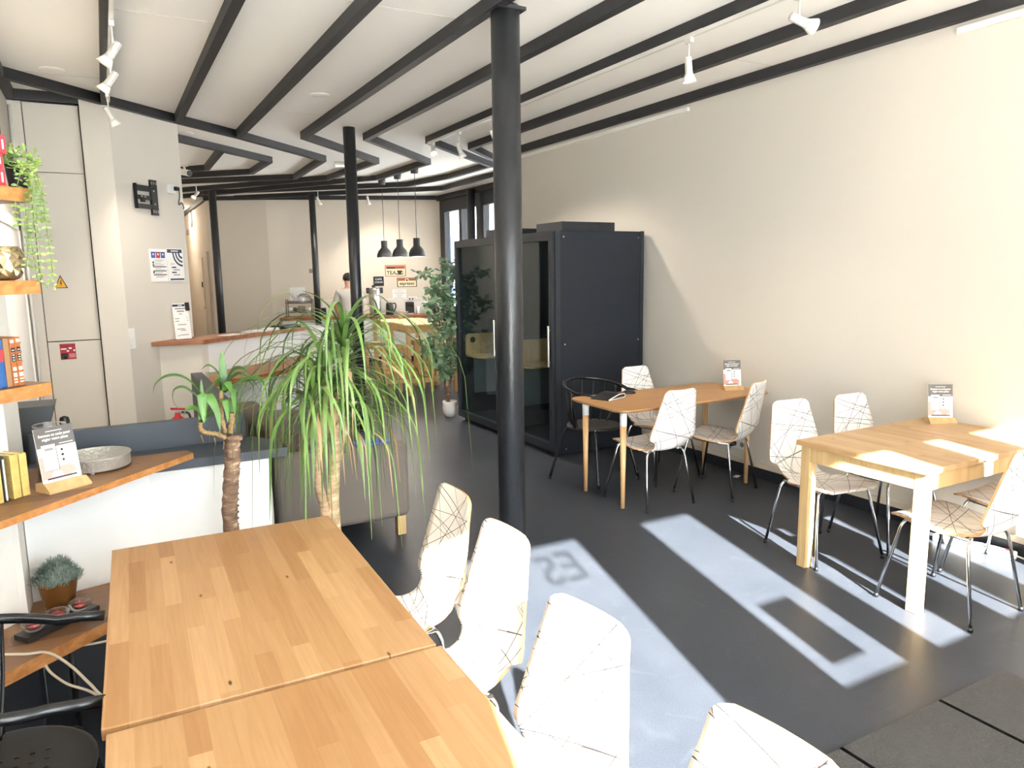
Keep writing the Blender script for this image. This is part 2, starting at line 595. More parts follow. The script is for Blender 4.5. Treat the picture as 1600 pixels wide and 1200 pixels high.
    def strip(s, pts, wid, side, m=0, fold=0.25):
        """leaf blade along pts: three verts across, a little folded"""
        b = len(s.v)
        k = len(pts)
        for i, p in enumerate(pts):
            p = Vector(p)
            d = Vector(pts[min(i + 1, k - 1)]) - Vector(pts[max(i - 1, 0)])
            sd = Vector(side)
            sd = (sd - d * (sd.dot(d) / max(d.length_squared, 1e-9)))
            sd = sd.normalized() if sd.length > 1e-6 else d.orthogonal().normalized()
            up = sd.cross(d).normalized()
            w = wid[i]
            s.v.append(tuple(p - sd * w + up * (fold * w)))
            s.v.append(tuple(p))
            s.v.append(tuple(p + sd * w + up * (fold * w)))
        for i in range(k - 1):
            for j in (0, 1):
                a = b + i * 3 + j
                s.face([a, a + 1, a + 4, a + 3], m, True)
        return s
    def build(s, name, mats, parent=None, loc=None, rot=None):
        me = bpy.data.meshes.new(name)
        me.from_pydata(s.v, [], s.f)
        if not isinstance(mats, (list, tuple)):
            mats = [mats]
        for x in mats:
            me.materials.append(MT[x] if isinstance(x, str) else x)
        for i, p in enumerate(me.polygons):
            p.material_index = s.m[i]
            p.use_smooth = s.sm[i]
        me.update()
        o = bpy.data.objects.new(name, me)
        COL.objects.link(o)
        if loc is not None:
            o.location = loc
        if rot is not None:
            o.rotation_euler = rot
        if parent is not None:
            o.parent = parent
        return o

def tag(o, label, cat, group=None, kind=None):
    o['label'] = label
    o['category'] = cat
    if group:
        o['group'] = group
    if kind:
        o['kind'] = kind
    return o

def thing(name, label, cat, loc=(0, 0, 0), rz=0.0, group=None):
    o = bpy.data.objects.new(name, None)
    o.empty_display_size = 0.1
    COL.objects.link(o)
    o.location = loc
    o.rotation_euler = (0, 0, rz)
    return tag(o, label, cat, group)

def struct(o, label=None):
    o['kind'] = 'structure'
    if label:
        o['label'] = label
    return o

def kids(o):
    return [c for c in bpy.data.objects if c.parent == o]

def dup(root, loc, rz, label, group=None):
    r = root.copy()
    COL.objects.link(r)
    r.location = loc
    r.rotation_euler = (0, 0, rz)
    r['label'] = label
    if group:
        r['group'] = group
    for ch in kids(root):
        c = ch.copy()
        COL.objects.link(c)
        c.parent = r
        for g in kids(ch):
            d = g.copy()
            COL.objects.link(d)
            d.parent = c
    return r

def frame(o, x, y=None):
    """matrix with origin o, local X along x (horizontal), local Y = up, local Z = out of the wall (x cross up)"""
    x = Vector(x).normalized()
    up = Vector((0, 0, 1)) if y is None else Vector(y).normalized()
    z = x.cross(up)
    return Matrix(((x.x, up.x, z.x, o[0]), (x.y, up.y, z.y, o[1]), (x.z, up.z, z.z, o[2]), (0, 0, 0, 1)))

def text_into(mb, s, size, x, y, M, m=0, z=0.0, align='CENTER', bold=0.0, sx=1.0):
    """lettering as flat mesh faces added to a mesh builder, in the plane of frame M"""
    cu = bpy.data.curves.new('t', 'FONT')
    cu.body = s
    cu.size = size
    cu.align_x = align
    cu.offset = bold
    cu.fill_mode = 'FRONT'
    cu.resolution_u = 3
    ob = bpy.data.objects.new('t', cu)
    me = bpy.data.meshes.new_from_object(ob)
    b = len(mb.v)
    for v in me.vertices:
        mb.v.append(tuple(M @ Vector((x + v.co.x * sx, y + v.co.y, z))))
    for p in me.polygons:
        mb.face([b + i for i in p.vertices], m)
    bpy.data.objects.remove(ob)
    bpy.data.curves.remove(cu)
    bpy.data.meshes.remove(me)

def rect_into(mb, x0, x1, y0, y1, M, m=0, z=0.0):
    b = len(mb.v)
    for p in ((x0, y0), (x1, y0), (x1, y1), (x0, y1)):
        mb.v.append(tuple(M @ Vector((p[0], p[1], z))))
    mb.face([b, b + 1, b + 2, b + 3], m)

def poly_into(mb, pts, M, m=0, z=0.0):
    b = len(mb.v)
    for p in pts:
        mb.v.append(tuple(M @ Vector((p[0], p[1], z))))
    mb.face(list(range(b, b + len(pts))), m)

def arc_pts(cx, cy, r, a0, a1, n=12):
    return [(cx + r * math.cos(a0 + (a1 - a0) * i / n), cy + r * math.sin(a0 + (a1 - a0) * i / n)) for i in range(n + 1)]

def curve_pts(P, n=8):
    """Catmull-Rom through points"""
    P = [Vector(p) for p in P]
    out = []
    for i in range(len(P) - 1):
        p0 = P[max(i - 1, 0)]; p1 = P[i]; p2 = P[i + 1]; p3 = P[min(i + 2, len(P) - 1)]
        for j in range(n):
            t = j / n
            out.append(0.5 * ((2 * p1) + (p2 - p0) * t + (2 * p0 - 5 * p1 + 4 * p2 - p3) * t * t + (3 * p1 - p0 - 3 * p2 + p3) * t ** 3))
    out.append(P[-1])
    return out
# ------------------------------------------------------------------ the setting
ZC = 3.17          # ceiling panels
ZB = 3.10          # underside of beams
XR = 4.55          # right wall
YF = -0.35         # street facade
S45 = math.sqrt(0.5)

struct(MB().box(-2.6, 8.0, -0.35, 21.0, -0.10, 0.0).build('floor', 'floor'), 'dark grey rubber floor')
struct(MB().box(-2.6, 8.0, -0.5, 21.0, ZC, ZC + 0.12).build('ceiling', 'ceiling'), 'white panelled ceiling')
struct(MB().box(-20, 20, -14, YF - 0.12, -0.16, -0.06).build('ground', 'street'), 'street paving outside the shop front')

# right wall, return and window wall beyond the phone booths
struct(MB().box(XR, XR + 0.15, YF, 8.45, 0, ZC).build('wall_right', 'wall'), 'long cream wall')
struct(MB().box(XR + 0.15, 6.05, 8.30, 8.45, 0, ZC).build('wall_return', 'wall'))
struct(MB().box(XR - 0.018, XR, YF, 8.45, 0.085, 0.125).build('baseboard_right', 'skirtwhite'))
struct(MB().box(XR - 0.022, XR, YF, 8.45, 0.0, 0.085).build('baseboard_right_dark', 'skirt'))
# narrow white trunking under the wall beam
struct(MB().box(XR - 0.03, XR, 5.05, 8.3, 3.03, 3.065).build('trim_trunking', 'whitepaint'))
struct(MB().box(XR - 0.03, XR, 0.0, 2.75, 3.03, 3.065).build('trim_trunking_front', 'whitepaint'))

# window wall at the back right
W = MB()
xw = 5.93
W.box(xw, xw + 0.12, 8.45, 13.75, 2.84, ZC)
W.box(xw, xw + 0.12, 8.45, 13.75, 0, 0.9)
W.box(xw, xw + 0.12, 13.47, 13.75, 0.9, 2.84)
for a, b in ((12.68, 12.80), (11.78, 12.06), (10.6, 10.75), (9.4, 9.55)):
    W.box(xw, xw + 0.12, a, b, 0.9, 2.84)
W.box(xw, xw + 0.12, 8.45, 8.6, 0.9, 2.84)
struct(W.build('window_wall', 'boothframe'), 'dark framed window wall at the back')
struct(MB().box(xw + 0.05, xw + 0.06, 8.6, 13.47, 0.9, 2.84).build('window_1_pane', 'winglass'))
# white boarded building and a bluish downpipe seen through it
fb = MB().box(10.4, 10.7, 6.0, 26, -0.05, 6.0)
for i in range(34):
    fb.box(10.385, 10.4, 6.0, 26, 0.05 + i * 0.17, 0.20 + i * 0.17)
tag(fb.build('building', 'facade'), 'white boarded building outside the back window', 'building', kind='structure')
tag(MB().tube([(10.2, 22.6, 0), (10.2, 22.75, 2.4), (10.2, 23.0, 4.6)], 0.05, 8).build('downpipe', 'blue'), 'thin blue downpipe on the white boarded building outside', 'pipe')

# back wall in three stretches
def wall_between(name, a, b, z0=0.0, z1=ZC, th=0.12, m='wallback', flip=False, label=None):
    a = Vector((a[0], a[1], 0)); b = Vector((b[0], b[1], 0))
    t = (b - a).normalized()
    n = Vector((t.y, -t.x, 0)) * (1 if flip else -1)
    q = [a, b, b + n * th, a + n * th]
    ar = sum(q[i].x * q[(i + 1) % 4].y - q[(i + 1) % 4].x * q[i].y for i in range(4))
    if ar < 0:
        q.reverse()
    return struct(MB().prism([(p.x, p.y) for p in q], z0, z1).build(name, m), label)
BA = Vector((2.84, 14.82, 0)); BB = Vector((5.95, 13.68, 0))
BT = (BB - BA).normalized(); BN = Vector((BT.y, -BT.x, 0))
wall_between('wall_back', BA, BB)
wall_between('wall_back_bay', (1.85, 15.35), BA)
wall_between('wall_corridor', (1.85, 20.0), (1.85, 15.35))
wall_between('wall_corridor_end', (-2.6, 20.0), (1.85, 20.0))
struct(MB().box(0.25, 0.35, 8.0, 20.1, 0, ZC).build('wall_corridor_left', 'wallback'))
struct(MB().box(-2.66, -2.54, 1.0, 8.0, 0, ZC).build('wall_left_far', 'wall'))
# white dado above the back counter
dd = MB()
Mb = frame(BA, BT)
dd.box(0.95, 3.3, 0.0, 1.18, 0.002, 0.02, M=Mb)
dd.box(0.95, 3.3, 1.16, 1.19, 0.002, 0.035, M=Mb)
struct(dd.build('trim_dado', 'whitepaint'))

# cupboard wall and angled wall on the left
LA = Vector((0.122, 7.19, 0)); LB = Vector((0.735, 7.805, 0))
LT = (LB - LA).normalized()
ML = frame(LA, LT)
wall_between('wall_angled', LA, LB, th=0.16, m='wall', label='angled cream wall with posters')
struct(MB().box(-0.05, 0.16, 7.19, 7.32, 0, ZC).build('wall_pier', 'wall'))
wall_between('wall_behind', (0.735, 7.9), (-0.55, 7.9), th=0.1, m='wallback', flip=True)
struct(MB().box(-0.67, -0.55, 3.55, 8.0, 0, ZC).build('wall_left', 'wall'))
# the angled wall carrying the shelves, its end and the white back of the counter
WA = Vector((-0.345, 3.12, 0))
wall_between('wall_shelves', WA + Vector((-2.2, -2.2, 0)), WA, th=0.12, m='whitepaint', label='white angled wall behind the shelves')
struct(MB().box(-0.46, -0.345, 3.10, 3.55, 0, ZC).build('wall_shelves_end', 'whitepaint'))
struct(MB().box(-2.66, -2.54, YF, 1.0, 0, ZC).build('wall_left_front', 'wall'))

# door in the left wall
dr = MB()
for y0, y1 in ((5.25, 5.33), (6.84, 6.92)):
    dr.box(-0.55, -0.525, y0, y1, 0, 2.13)
dr.box(-0.55, -0.525, 5.25, 6.92, 2.05, 2.13)
dr.box(-0.548, -0.535, 5.33, 6.84, 0, 2.05)
struct(dr.build('door_1', 'whitepaint'), 'white door in the left wall')
# corridor door
cd = MB()
cd.box(1.815, 1.85, 15.62, 15.72, 0, 2.08); cd.box(1.815, 1.85, 16.48, 16.58, 0, 2.08)
cd.box(1.81, 1.85, 15.60, 16.60, 2.05, 2.15); cd.box(1.83, 1.85, 15.72, 16.48, 0, 2.05)
d2 = struct(cd.build('door_2', 'wallback'), 'pale door in the corridor')
hn = MB().cyl((1.83, 16.40, 1.03), (1.77, 16.40, 1.03), 0.012, n=8); hn.cyl((1.775, 16.40, 1.03), (1.775, 16.27, 1.03), 0.01, n=8)
hn.build('door_handle', 'brushed', d2)

# street facade behind the camera: door, panes and an added sun-blocking slab over the transoms
fw = MB()
ZH, ZS = 2.205, 1.126
panes = [(0.20, 1.39, 0.02), (1.90, 2.33, ZS), (2.54, 2.80, ZS), (3.10, 3.27, ZS), (3.52, 3.92, ZS)]
fy0, fy1 = YF - 0.10, YF
xs = -2.6
for (a, b, z0) in panes:
    zl = 1.09 if a > 1.4 else 0
    fw.box(xs, a, fy0, fy1, zl, ZH)
    if z0 > 0.1:
        fw.box(a, b, fy0, fy1, zl, z0)
    xs = b
fw.box(xs, XR + 0.15, fy0, fy1, 1.09, ZH)
fw.box(1.39, 1.47, fy0, fy1, 0, 1.09)
fw.box(1.47, XR + 0.15, fy0, fy1, 0, 0.10)
fw.box(2.42, 2.48, fy0, fy1, 0.10, 1.09)
fw.box(3.42, XR + 0.15, fy0, fy1, 0.10, 1.09)
for i, (a, b) in enumerate(((1.47, 2.42), (2.48, 3.42))):  # diffusing panels added below the panes to throw fill light up at the ceiling
    struct(MB().box(a, b, YF - 0.053, YF - 0.051, 0.10, 1.09).build('window_%d' % (i + 8), 'film'), 'added light-diffusing panel low in the unseen shop front')
fw.box(-2.6, XR + 0.15, fy0, fy1, ZH, ZH + 0.09)
for x in (-2.6, -1.3, -0.1, 1.2, 2.4, 3.5, XR + 0.05):
    fw.box(x, x + 0.08, fy0, fy1, ZH + 0.09, ZC)
fw.box(-2.6, XR + 0.15, fy0, fy1, 3.08, ZC)
struct(fw.build('wall_front', 'boothframe'), 'dark shop front with tall panes')
for i, (a, b, z0) in enumerate(panes):
    struct(MB().box(a, b, YF - 0.055, YF - 0.049, z0, ZH).build('window_%d' % (i + 2), 'winglass'))
struct(MB().box(-2.6, XR, YF - 0.055, YF - 0.049, ZH + 0.09, 3.08).build('window_7', 'winglass'))
struct(MB().box(-3.2, 5.2, YF - 0.10 - 1.62, YF - 0.10, 3.10, 3.2).build('added_sun_blocker', 'facade'))  # unseen slab added outside to keep direct sun out of the transoms
tag(MB().box(1.985, 2.20, YF - 0.047, YF - 0.045, 1.22, 1.52).build('notice_sheet', 'paper'), 'paper notice taped inside the shop front pane', 'notice')
lt = MB()
MF = frame((0, YF - 0.047, 0), (-1, 0, 0))
text_into(lt, 'ES', 0.30, -1.15, 1.90, MF, bold=0.004)
tag(lt.build('glass_lettering', 'decal'), 'dark lettering stuck on the street door glass', 'lettering')

# ------------------------------------------------------------------ beams
def beam(name, pts, w=0.062, h=0.075, label=None):
    mb = MB()
    P = [Vector((p[0], p[1])) for p in pts]
    L, R = [], []
    for i, p in enumerate(P):
        if i == 0:
            d = (P[1] - P[0]).normalized(); n = Vector((-d.y, d.x)); k = 1
        elif i == len(P) - 1:
            d = (P[-1] - P[-2]).normalized(); n = Vector((-d.y, d.x)); k = 1
        else:
            d0 = (P[i] - P[i - 1]).normalized(); d1 = (P[i + 1] - P[i]).normalized()
            n0 = Vector((-d0.y, d0.x)); n1 = Vector((-d1.y, d1.x))
            n = (n0 + n1).normalized(); k = 1 / max(0.3, n.dot(n0))
        L.append(p + n * (w / 2 * k)); R.append(p - n * (w / 2 * k))
    for i in range(len(P) - 1):
        mb.prism([L[i], R[i], R[i + 1], L[i + 1]][::1], ZB - (h - 0.07) , ZC)
    return struct(mb.build(name, 'beam'), label)
Y0 = -0.3
beam('trim_1', [(0.74, Y0), (0.74, 7.74)])
beam('trim_2', [(1.38, Y0), (1.36, 8.30)])
beam('trim_3', [(2.00, Y0), (1.98, 8.10), (3.25, 9.50), (3.13, 11.42), (1.30, 13.96)])
beam('trim_4', [(2.61, Y0), (2.60, 7.92), (3.89, 9.30), (3.81, 11.14), (1.38, 15.1)])
beam('trim_5', [(3.25, Y0), (3.28, 7.83), (4.80, 9.25)])
beam('trim_6', [(3.87, Y0), (3.88, 8.0), (5.90, 10.1)])
beam('trim_7', [(XR - 0.03, Y0), (XR - 0.03, 8.42)])
beam('trim_8', [(0.14, Y0), (0.14, 7.22)])
beam('trim_9', [(-0.52, 6.52), (0.12, 7.17), (0.74, 7.76), (1.35, 8.32), (2.58, 9.58), (2.65, 11.5), (1.2, 12.72), (0.36, 13.4)])
beam('trim_10', [(-0.52, Y0), (-0.52, 7.25)])
beam('trim_11', [(-0.52, 7.24), (0.10, 7.24)])
beam('trim_12', [(0.40, 8.38), (0.80, 8.77), (1.99, 9.95), (1.97, 11.17), (1.0, 12.1), (0.36, 12.68)])
beam('trim_13', [(1.33, 9.32), (1.36, 10.98), (1.0, 11.45), (0.36, 12.12)])
beam('trim_14', [(4.76, 9.22), (4.76, 10.58), (4.55, 11.78), (1.60, 15.9 - 1.6)])
beam('trim_15', [(5.30, 9.50), (5.33, 12.1), (4.05, 13.25), (2.3, 14.95)])
bb = [BA + BN * 0.04, BB + BN * 0.04]
beam('trim_16', [(1.85, 15.3), (2.83, 14.78), (bb[1].x, bb[1].y)])
beam('trim_17', [(xw - 0.03, 8.5), (xw - 0.03, 13.7)], h=0.10)
beam('trim_18', [(1.82, 15.3), (1.82, 19.9)])
# faint joints between ceiling panels
jm = MB()
for (a, b) in (((0.74, 4.2), (2.0, 4.2)), ((0.14, 4.9), (0.74, 4.9)), ((-0.5, 6.6), (0.14, 6.6)), ((3.88, 4.1), (XR, 4.1)), ((1.38, 7.2), (2.0, 7.2))):
    jm.box(min(a[0], b[0]), max(a[0], b[0]) + 0.004, a[1] - 0.002, a[1] + 0.002, ZC - 0.0015, ZC)
struct(jm.build('ceiling_joints', 'skirtwhite'))

# pillars
def pole(name, x, y, r, cap=True, z1=ZB + 0.02):
    m = MB().cyl((x, y, 0), (x, y, z1), r, n=28)
    return struct(m.build(name, 'pillar'))
pp = pole('pillar_1', 2.055, 3.77, 0.080)
pc = MB().box(1.965, 2.145, 3.69, 3.85, ZB - 0.008, ZB + 0.01)
struct(pc.build('pillar_1_cap', 'beam'))
pole('pillar_2', 2.343, 7.68, 0.062, z1=ZC)
pole('pillar_3', 3.455, 13.77, 0.057)
pole('pillar_4', 1.765, 13.80, 0.062)
pole('pillar_5', 5.80, 12.0, 0.07)
# ------------------------------------------------------------------ shell chairs
def chair_shell():
    """one bent ply shell: seat, waist, tapering back. local: faces +Y, floor at 0"""
    prof = []   # (arc length, y, z, half width)
    pts = [(0.235, 0.430), (0.225, 0.446), (0.19, 0.455), (0.12, 0.452), (0.02, 0.440), (-0.08, 0.430), (-0.14, 0.433),
           (-0.18, 0.447), (-0.205, 0.472), (-0.218, 0.505), (-0.226, 0.54), (-0.240, 0.60), (-0.258, 0.68), (-0.276, 0.76), (-0.292, 0.83), (-0.302, 0.868), (-0.304, 0.875)]
    P = curve_pts([(0, a, b) for a, b in pts], 3)
    s = 0.0
    for i, p in enumerate(P):
        if i:
            s += (p - P[i - 1]).length
        prof.append((s, p.y, p.z))
    S = s
    key = [(0.0, 0.150), (0.012, 0.178), (0.04, 0.196), (0.12, 0.207), (0.24, 0.208), (0.300, 0.204), (0.332, 0.190), (0.348, 0.165), (0.362, 0.148), (0.40, 0.139), (0.445, 0.139), (0.478, 0.148), (0.495, 0.165),
           (0.504, 0.186), (0.516, 0.203), (0.55, 0.203), (0.62, 0.188), (0.72, 0.168), (0.80, 0.150), (S - 0.03, 0.142), (S - 0.012, 0.130), (S, 0.100)]
    def hw(t):
        for i in range(len(key) - 1):
            if key[i][0] <= t <= key[i + 1][0]:
                f = (t - key[i][0]) / (key[i + 1][0] - key[i][0])
                return key[i][1] + f * (key[i + 1][1] - key[i][1])
        return key[-1][1]
    # resample densely so the waist is crisp
    N = 96
    rows = []
    for i in range(N + 1):
        t = S * i / N
        j = 0
        while j < len(prof) - 2 and prof[j + 1][0] < t:
            j += 1
        f = (t - prof[j][0]) / max(1e-9, prof[j + 1][0] - prof[j][0])
        rows.append((t, prof[j][1] + f * (prof[j + 1][1] - prof[j][1]), prof[j][2] + f * (prof[j + 1][2] - prof[j][2]), hw(t)))
    K = 10
    th = 0.011
    verts, faces, mi, uvs = [], [], [], []
    def nrm(i):
        a = rows[max(i - 1, 0)]; b = rows[min(i + 1, N)]
        dy, dz = b[1] - a[1], b[2] - a[2]
        l = math.hypot(dy, dz)
        return (dz / l, -dy / l)     # towards the sitter's side after sign fix
    for side in (0, 1):
        for i, (t, y, z, w) in enumerate(rows):
            ny, nz = nrm(i)
            dish = 0.010 if t < 0.33 else 0.014
            for k in range(K + 1):
                u = -1 + 2 * k / K
                off = -dish * (1 - u * u)
                o = off + (0 if side == 0 else -th)
                verts.append((u * w, y + ny * o * -1 * -1, z + nz * o * -1 * -1))
                uvs.append((u * w, t))
    B = (N + 1) * (K + 1)
    idx = lambda s_, i, k: s_ * B + i * (K + 1) + k
    for i in range(N):
        for k in range(K):
            faces.append((idx(0, i, k), idx(0, i, k + 1), idx(0, i + 1, k + 1), idx(0, i + 1, k))); mi.append(0)
            faces.append((idx(1, i, k), idx(1, i + 1, k), idx(1, i + 1, k + 1), idx(1, i, k + 1))); mi.append(0)
    nb = len(faces)
    for i in range(N):
        for k in (0, K):
            q = (idx(0, i, k), idx(0, i + 1, k), idx(1, i + 1, k), idx(1, i, k))
            faces.append(q if k == 0 else q[::-1]); mi.append(1)
    for k in range(K):
        faces.append((idx(0, 0, k), idx(1, 0, k), idx(1, 0, k + 1), idx(0, 0, k + 1))); mi.append(1)
        faces.append((idx(0, N, k), idx(0, N, k + 1), idx(1, N, k + 1), idx(1, N, k))); mi.append(1)
    me = bpy.data.meshes.new('shell')
    me.from_pydata(verts, [], faces)
    me.materials.append(MT['shell']); me.materials.append(MT['ply'])
    uvl = me.uv_layers.new(name='UVMap')
    for p in me.polygons:
        p.material_index = mi[p.index]
        p.use_smooth = p.index < nb
        for li in p.loop_indices:
            uvl.data[li].uv = uvs[me.loops[li].vertex_index]
    me.update()
    return me

def make_shell_chair():
    t = thing('shell_chair', '', 'chair')
    o = bpy.data.objects.new('shell', chair_shell())
    COL.objects.link(o)
    o.parent = t
    fr = MB()
    for sx in (-1, 1):
        fr.tube([(sx * 0.165, 0.155, 0.425), (sx * 0.165, 0.0, 0.412), (sx * 0.15, -0.155, 0.408)], 0.009, 8)
    fr.tube([(-0.165, 0.12, 0.42), (0, 0.12, 0.412), (0.165, 0.12, 0.42)], 0.009, 8)
    fr.tube([(-0.155, -0.11, 0.408), (0, -0.11, 0.404), (0.155, -0.11, 0.408)], 0.009, 8)
    for a in ((-0.1, 0.12), (0.1, 0.12), (-0.1, -0.11), (0.1, -0.11)):
        fr.cyl((a[0], a[1], 0.400), (a[0], a[1], 0.416), 0.016, n=10)
    fr.build('under_frame', 'steel', t)
    for sx, y0, y1, x1 in ((-1, 0.155, 0.235, 0.245), (1, 0.155, 0.235, 0.245), (-1, -0.155, -0.225, 0.215), (1, -0.155, -0.225, 0.215)):
        x0 = 0.165 if y0 > 0 else 0.15
        zt = 0.425 if y0 > 0 else 0.408
        A_ = Vector((sx * (x0 - 0.04), y0 * 0.9, zt)); B_ = Vector((sx * (x0 + 0.018), y0, zt)); F_ = Vector((sx * x1, y1, 0.012))
        q0 = B_ + (A_ - B_).normalized() * 0.035; q1 = B_ + (F_ - B_).normalized() * 0.05
        p = [A_] + [q0 * (1 - k / 6) ** 2 + B_ * (2 * (k / 6) * (1 - k / 6)) + q1 * (k / 6) ** 2 for k in range(7)] + [F_]
        l = MB().tube(p, 0.0088, 10).build('leg', 'steel', t)
        MB().cyl((sx * x1, y1, 0.0), (sx * x1, y1, 0.022), 0.0115, n=10).build('foot_cap', 'black', l)
    return t
CH = make_shell_chair()
CG = 'white shell chairs with dark lines'
first = [True]
def shell(x, y, deg, label):
    rz = math.radians(deg)
    if first[0]:
        first[0] = False
        CH.location = (x, y, 0); CH.rotation_euler = (0, 0, rz); CH['label'] = label; CH['group'] = CG
        return CH
    return dup(CH, (x, y, 0), rz, label, CG)
# bamboo table
shell(3.42, 4.13, 0, 'white line-patterned shell chair, back to us, on the near side of the bamboo table')
shell(4.02, 4.07, 21, 'white shell chair turned slightly at the wall end of the bamboo table')
shell(3.93, 4.66, 182, 'white shell chair facing us behind the bamboo table beside the black booth')
# birch table at the wall
shell(3.65, 2.83, 172, 'white shell chair at the far left corner of the sunlit wall table')
shell(4.16, 2.77, 176, 'white shell chair behind the sunlit wall table, close to the cream wall')
shell(3.61, 2.02, 0, 'white shell chair in front of the sunlit wall table, seat under its edge')
shell(4.20, 2.05, 2, 'white shell chair pushed under the sunlit table above the power strip')
# big table in front
shell(0.80, 2.48, 90, 'white shell chair farthest along the large birch table, nearest the sofa')
shell(0.77, 2.00, 93, 'white shell chair second from the sofa along the large birch table')
shell(0.67, 1.36, 98, 'white shell chair in full sun beside the near table half')
shell(0.68, 0.80, 96, 'white shell chair with only its top showing at the bottom edge')

# ------------------------------------------------------------------ black metal armchairs
def make_metal_chair():
    t = thing('metal_armchair', '', 'chair')
    st = MB()
    # round pressed seat with a rolled rim, local: faces +Y
    st.lathe([(0.0, 0.452), (0.08, 0.453), (0.16, 0.457), (0.205, 0.462), (0.218, 0.458), (0.216, 0.440), (0.205, 0.436), (0.0, 0.436)], 32)
    for i in range(5):
        for j in range(7):
            x = -0.08 + i * 0.04
            rz_ = 0.4545 + 0.12 * ((x * x + (-0.11 + j * 0.035) ** 2))
            st.rbox(x - 0.004, x + 0.004, -0.11 + j * 0.035 - 0.006, -0.11 + j * 0.035 + 0.006, rz_ - 0.003, rz_ + 0.0012, 0.001, 1)
    st.build('seat', ['greyseat', 'black'], t)
    def ring(a):
        return (0.275 * math.cos(a), 0.03 + 0.26 * math.sin(a), 0.732 + 0.08 * (0.12 - 0.26 * math.sin(a)) / 0.38)
    A0, A1 = math.radians(-205), math.radians(25)
    arc = [ring(A0 + (A1 - A0) * i / 40) for i in range(41)]
    pts = [(-0.246, 0.255, 0.722), (-0.252, 0.20, 0.730)] + arc + [(0.252, 0.20, 0.730), (0.246, 0.255, 0.722)]
    for sx in (-1, 1):
        MB().tube(curve_pts([(sx * 0.273, 0.0, 0.76), (sx * 0.262, -0.01, 0.62), (sx * 0.205, -0.02, 0.452)], 5), 0.013, 8).build('arm_post', 'blacktube', t)
    MB().tube(pts, 0.014, 10).build('arm_rail', 'blacktube', t)
    for i in range(9):
        a = A0 + (A1 - A0) * (0.13 + 0.74 * i / 8)
        p = ring(a)
        q = (0.18 * math.cos(a), 0.18 * math.sin(a), 0.455)
        mid = ((p[0] * 0.62 + q[0] * 0.38) * 1.03, (p[1] * 0.62 + q[1] * 0.38) * 1.03, 0.60)
        MB().tube(curve_pts([p, mid, q], 5), 0.0045, 6).build('back_spoke', 'blacktube', t)
    for sx, sy in ((-1, 1), (1, 1), (-1, -1), (1, -1)):
        p = [(sx * 0.14, 0.14, 0.44), (sx * 0.185, 0.175, 0.40), (sx * 0.25, 0.26, 0.012)] if sy > 0 else [(sx * 0.14, -0.14, 0.44), (sx * 0.17, -0.19, 0.36), (sx * 0.235, -0.27, 0.012)]
        l = MB().tube(curve_pts(p, 6), 0.0115, 10).build('leg', 'blacktube', t)
        MB().cyl((p[2][0], p[2][1], 0), (p[2][0], p[2][1], 0.02), 0.014, n=10).build('foot_cap', 'black', l)
    br = MB()
    br.tube([(-0.14, 0.14, 0.436), (-0.19, 0.0, 0.438), (-0.14, -0.14, 0.434)], 0.009, 8)
    br.tube([(0.14, 0.14, 0.436), (0.19, 0.0, 0.438), (0.14, -0.14, 0.434)], 0.009, 8)
    br.tube([(-0.14, 0.14, 0.436), (0, 0.17, 0.434), (0.14, 0.14, 0.436)], 0.008, 8)
    br.build('seat_frame', 'blacktube', t)
    return t
AC = make_metal_chair()
AC.location = (-0.333, 2.085, 0); AC.rotation_euler = (0, 0, math.radians(-90))
AC['label'] = 'black tube armchair with perforated grey seat at left edge by large table'; AC['group'] = 'black metal armchairs'
dup(AC, (3.38, 4.80, 0), math.radians(195), 'black tube armchair in front of the booth at the bamboo table', 'black metal armchairs')

# ------------------------------------------------------------------ tables
def square_table(name, label, lx, ly, h, x, y, deg, leg=0.062, top=0.028, inset=0.03, apron=0.085, group=None, tm='table'):
    t = thing(name, label, 'table', (x, y, 0), math.radians(deg), group)
    MB().rbox(-lx / 2, lx / 2, -ly / 2, ly / 2, h - top, h, 0.003).build('tabletop', tm, t)
    a = MB()
    x0, y0 = lx / 2 - inset, ly / 2 - inset
    z0, z1 = h - top - apron, h - top
    for s in (-1, 1):
        a.box(-x0 + leg, x0 - leg, s * (y0 - 0.012) - 0.011, s * (y0 - 0.012) + 0.011, z0, z1)
        a.box(s * (x0 - 0.012) - 0.011, s * (x0 - 0.012) + 0.011, -y0 + leg, y0 - leg, z0, z1)
    a.build('apron', 'tableleg', t)
    for sx in (-1, 1):
        for sy in (-1, 1):
            xa, xb = sorted((sx * x0, sx * (x0 - leg))); ya, yb = sorted((sy * y0, sy * (y0 - leg)))
            MB().rbox(xa, xb, ya, yb, 0, h - top, 0.004).build('leg', 'tableleg', t)
    return t
TH = 0.735
square_table('dining_table', 'large birch block table, the half with the far edge by the plants', 0.765, 1.175, TH, 0.313, 2.268, -1.6, group='large birch tables in front')
square_table('dining_table', 'large birch block table half nearest us, sun triangle on its right edge', 0.765, 1.175, TH, 0.297, 1.076, -0.9, group='large birch tables in front')
square_table('dining_table', 'birch table against the cream wall crossed by two bands of sun', 1.20, 0.76, TH, 3.925, 2.385, 0.0, leg=0.06, inset=0.02, tm='paletable')

# bamboo table with round tapered legs and white sleeves
bt = thing('dining_table', 'bamboo-topped table with round tapered white-collared legs by the booth', 'table', (3.74, 4.29, 0), 0)
tp = MB()
bx, by, r = 0.73, 0.335, 0.09
pl = []
for (cx, cy, a0) in ((bx - r, by - r, 0), (-bx + r, by - r, PI / 2), (-bx + r, -by + r, PI), (bx - r, -by + r, 1.5 * PI)):
    pl += arc_pts(cx, cy, r, a0, a0 + PI / 2, 6)
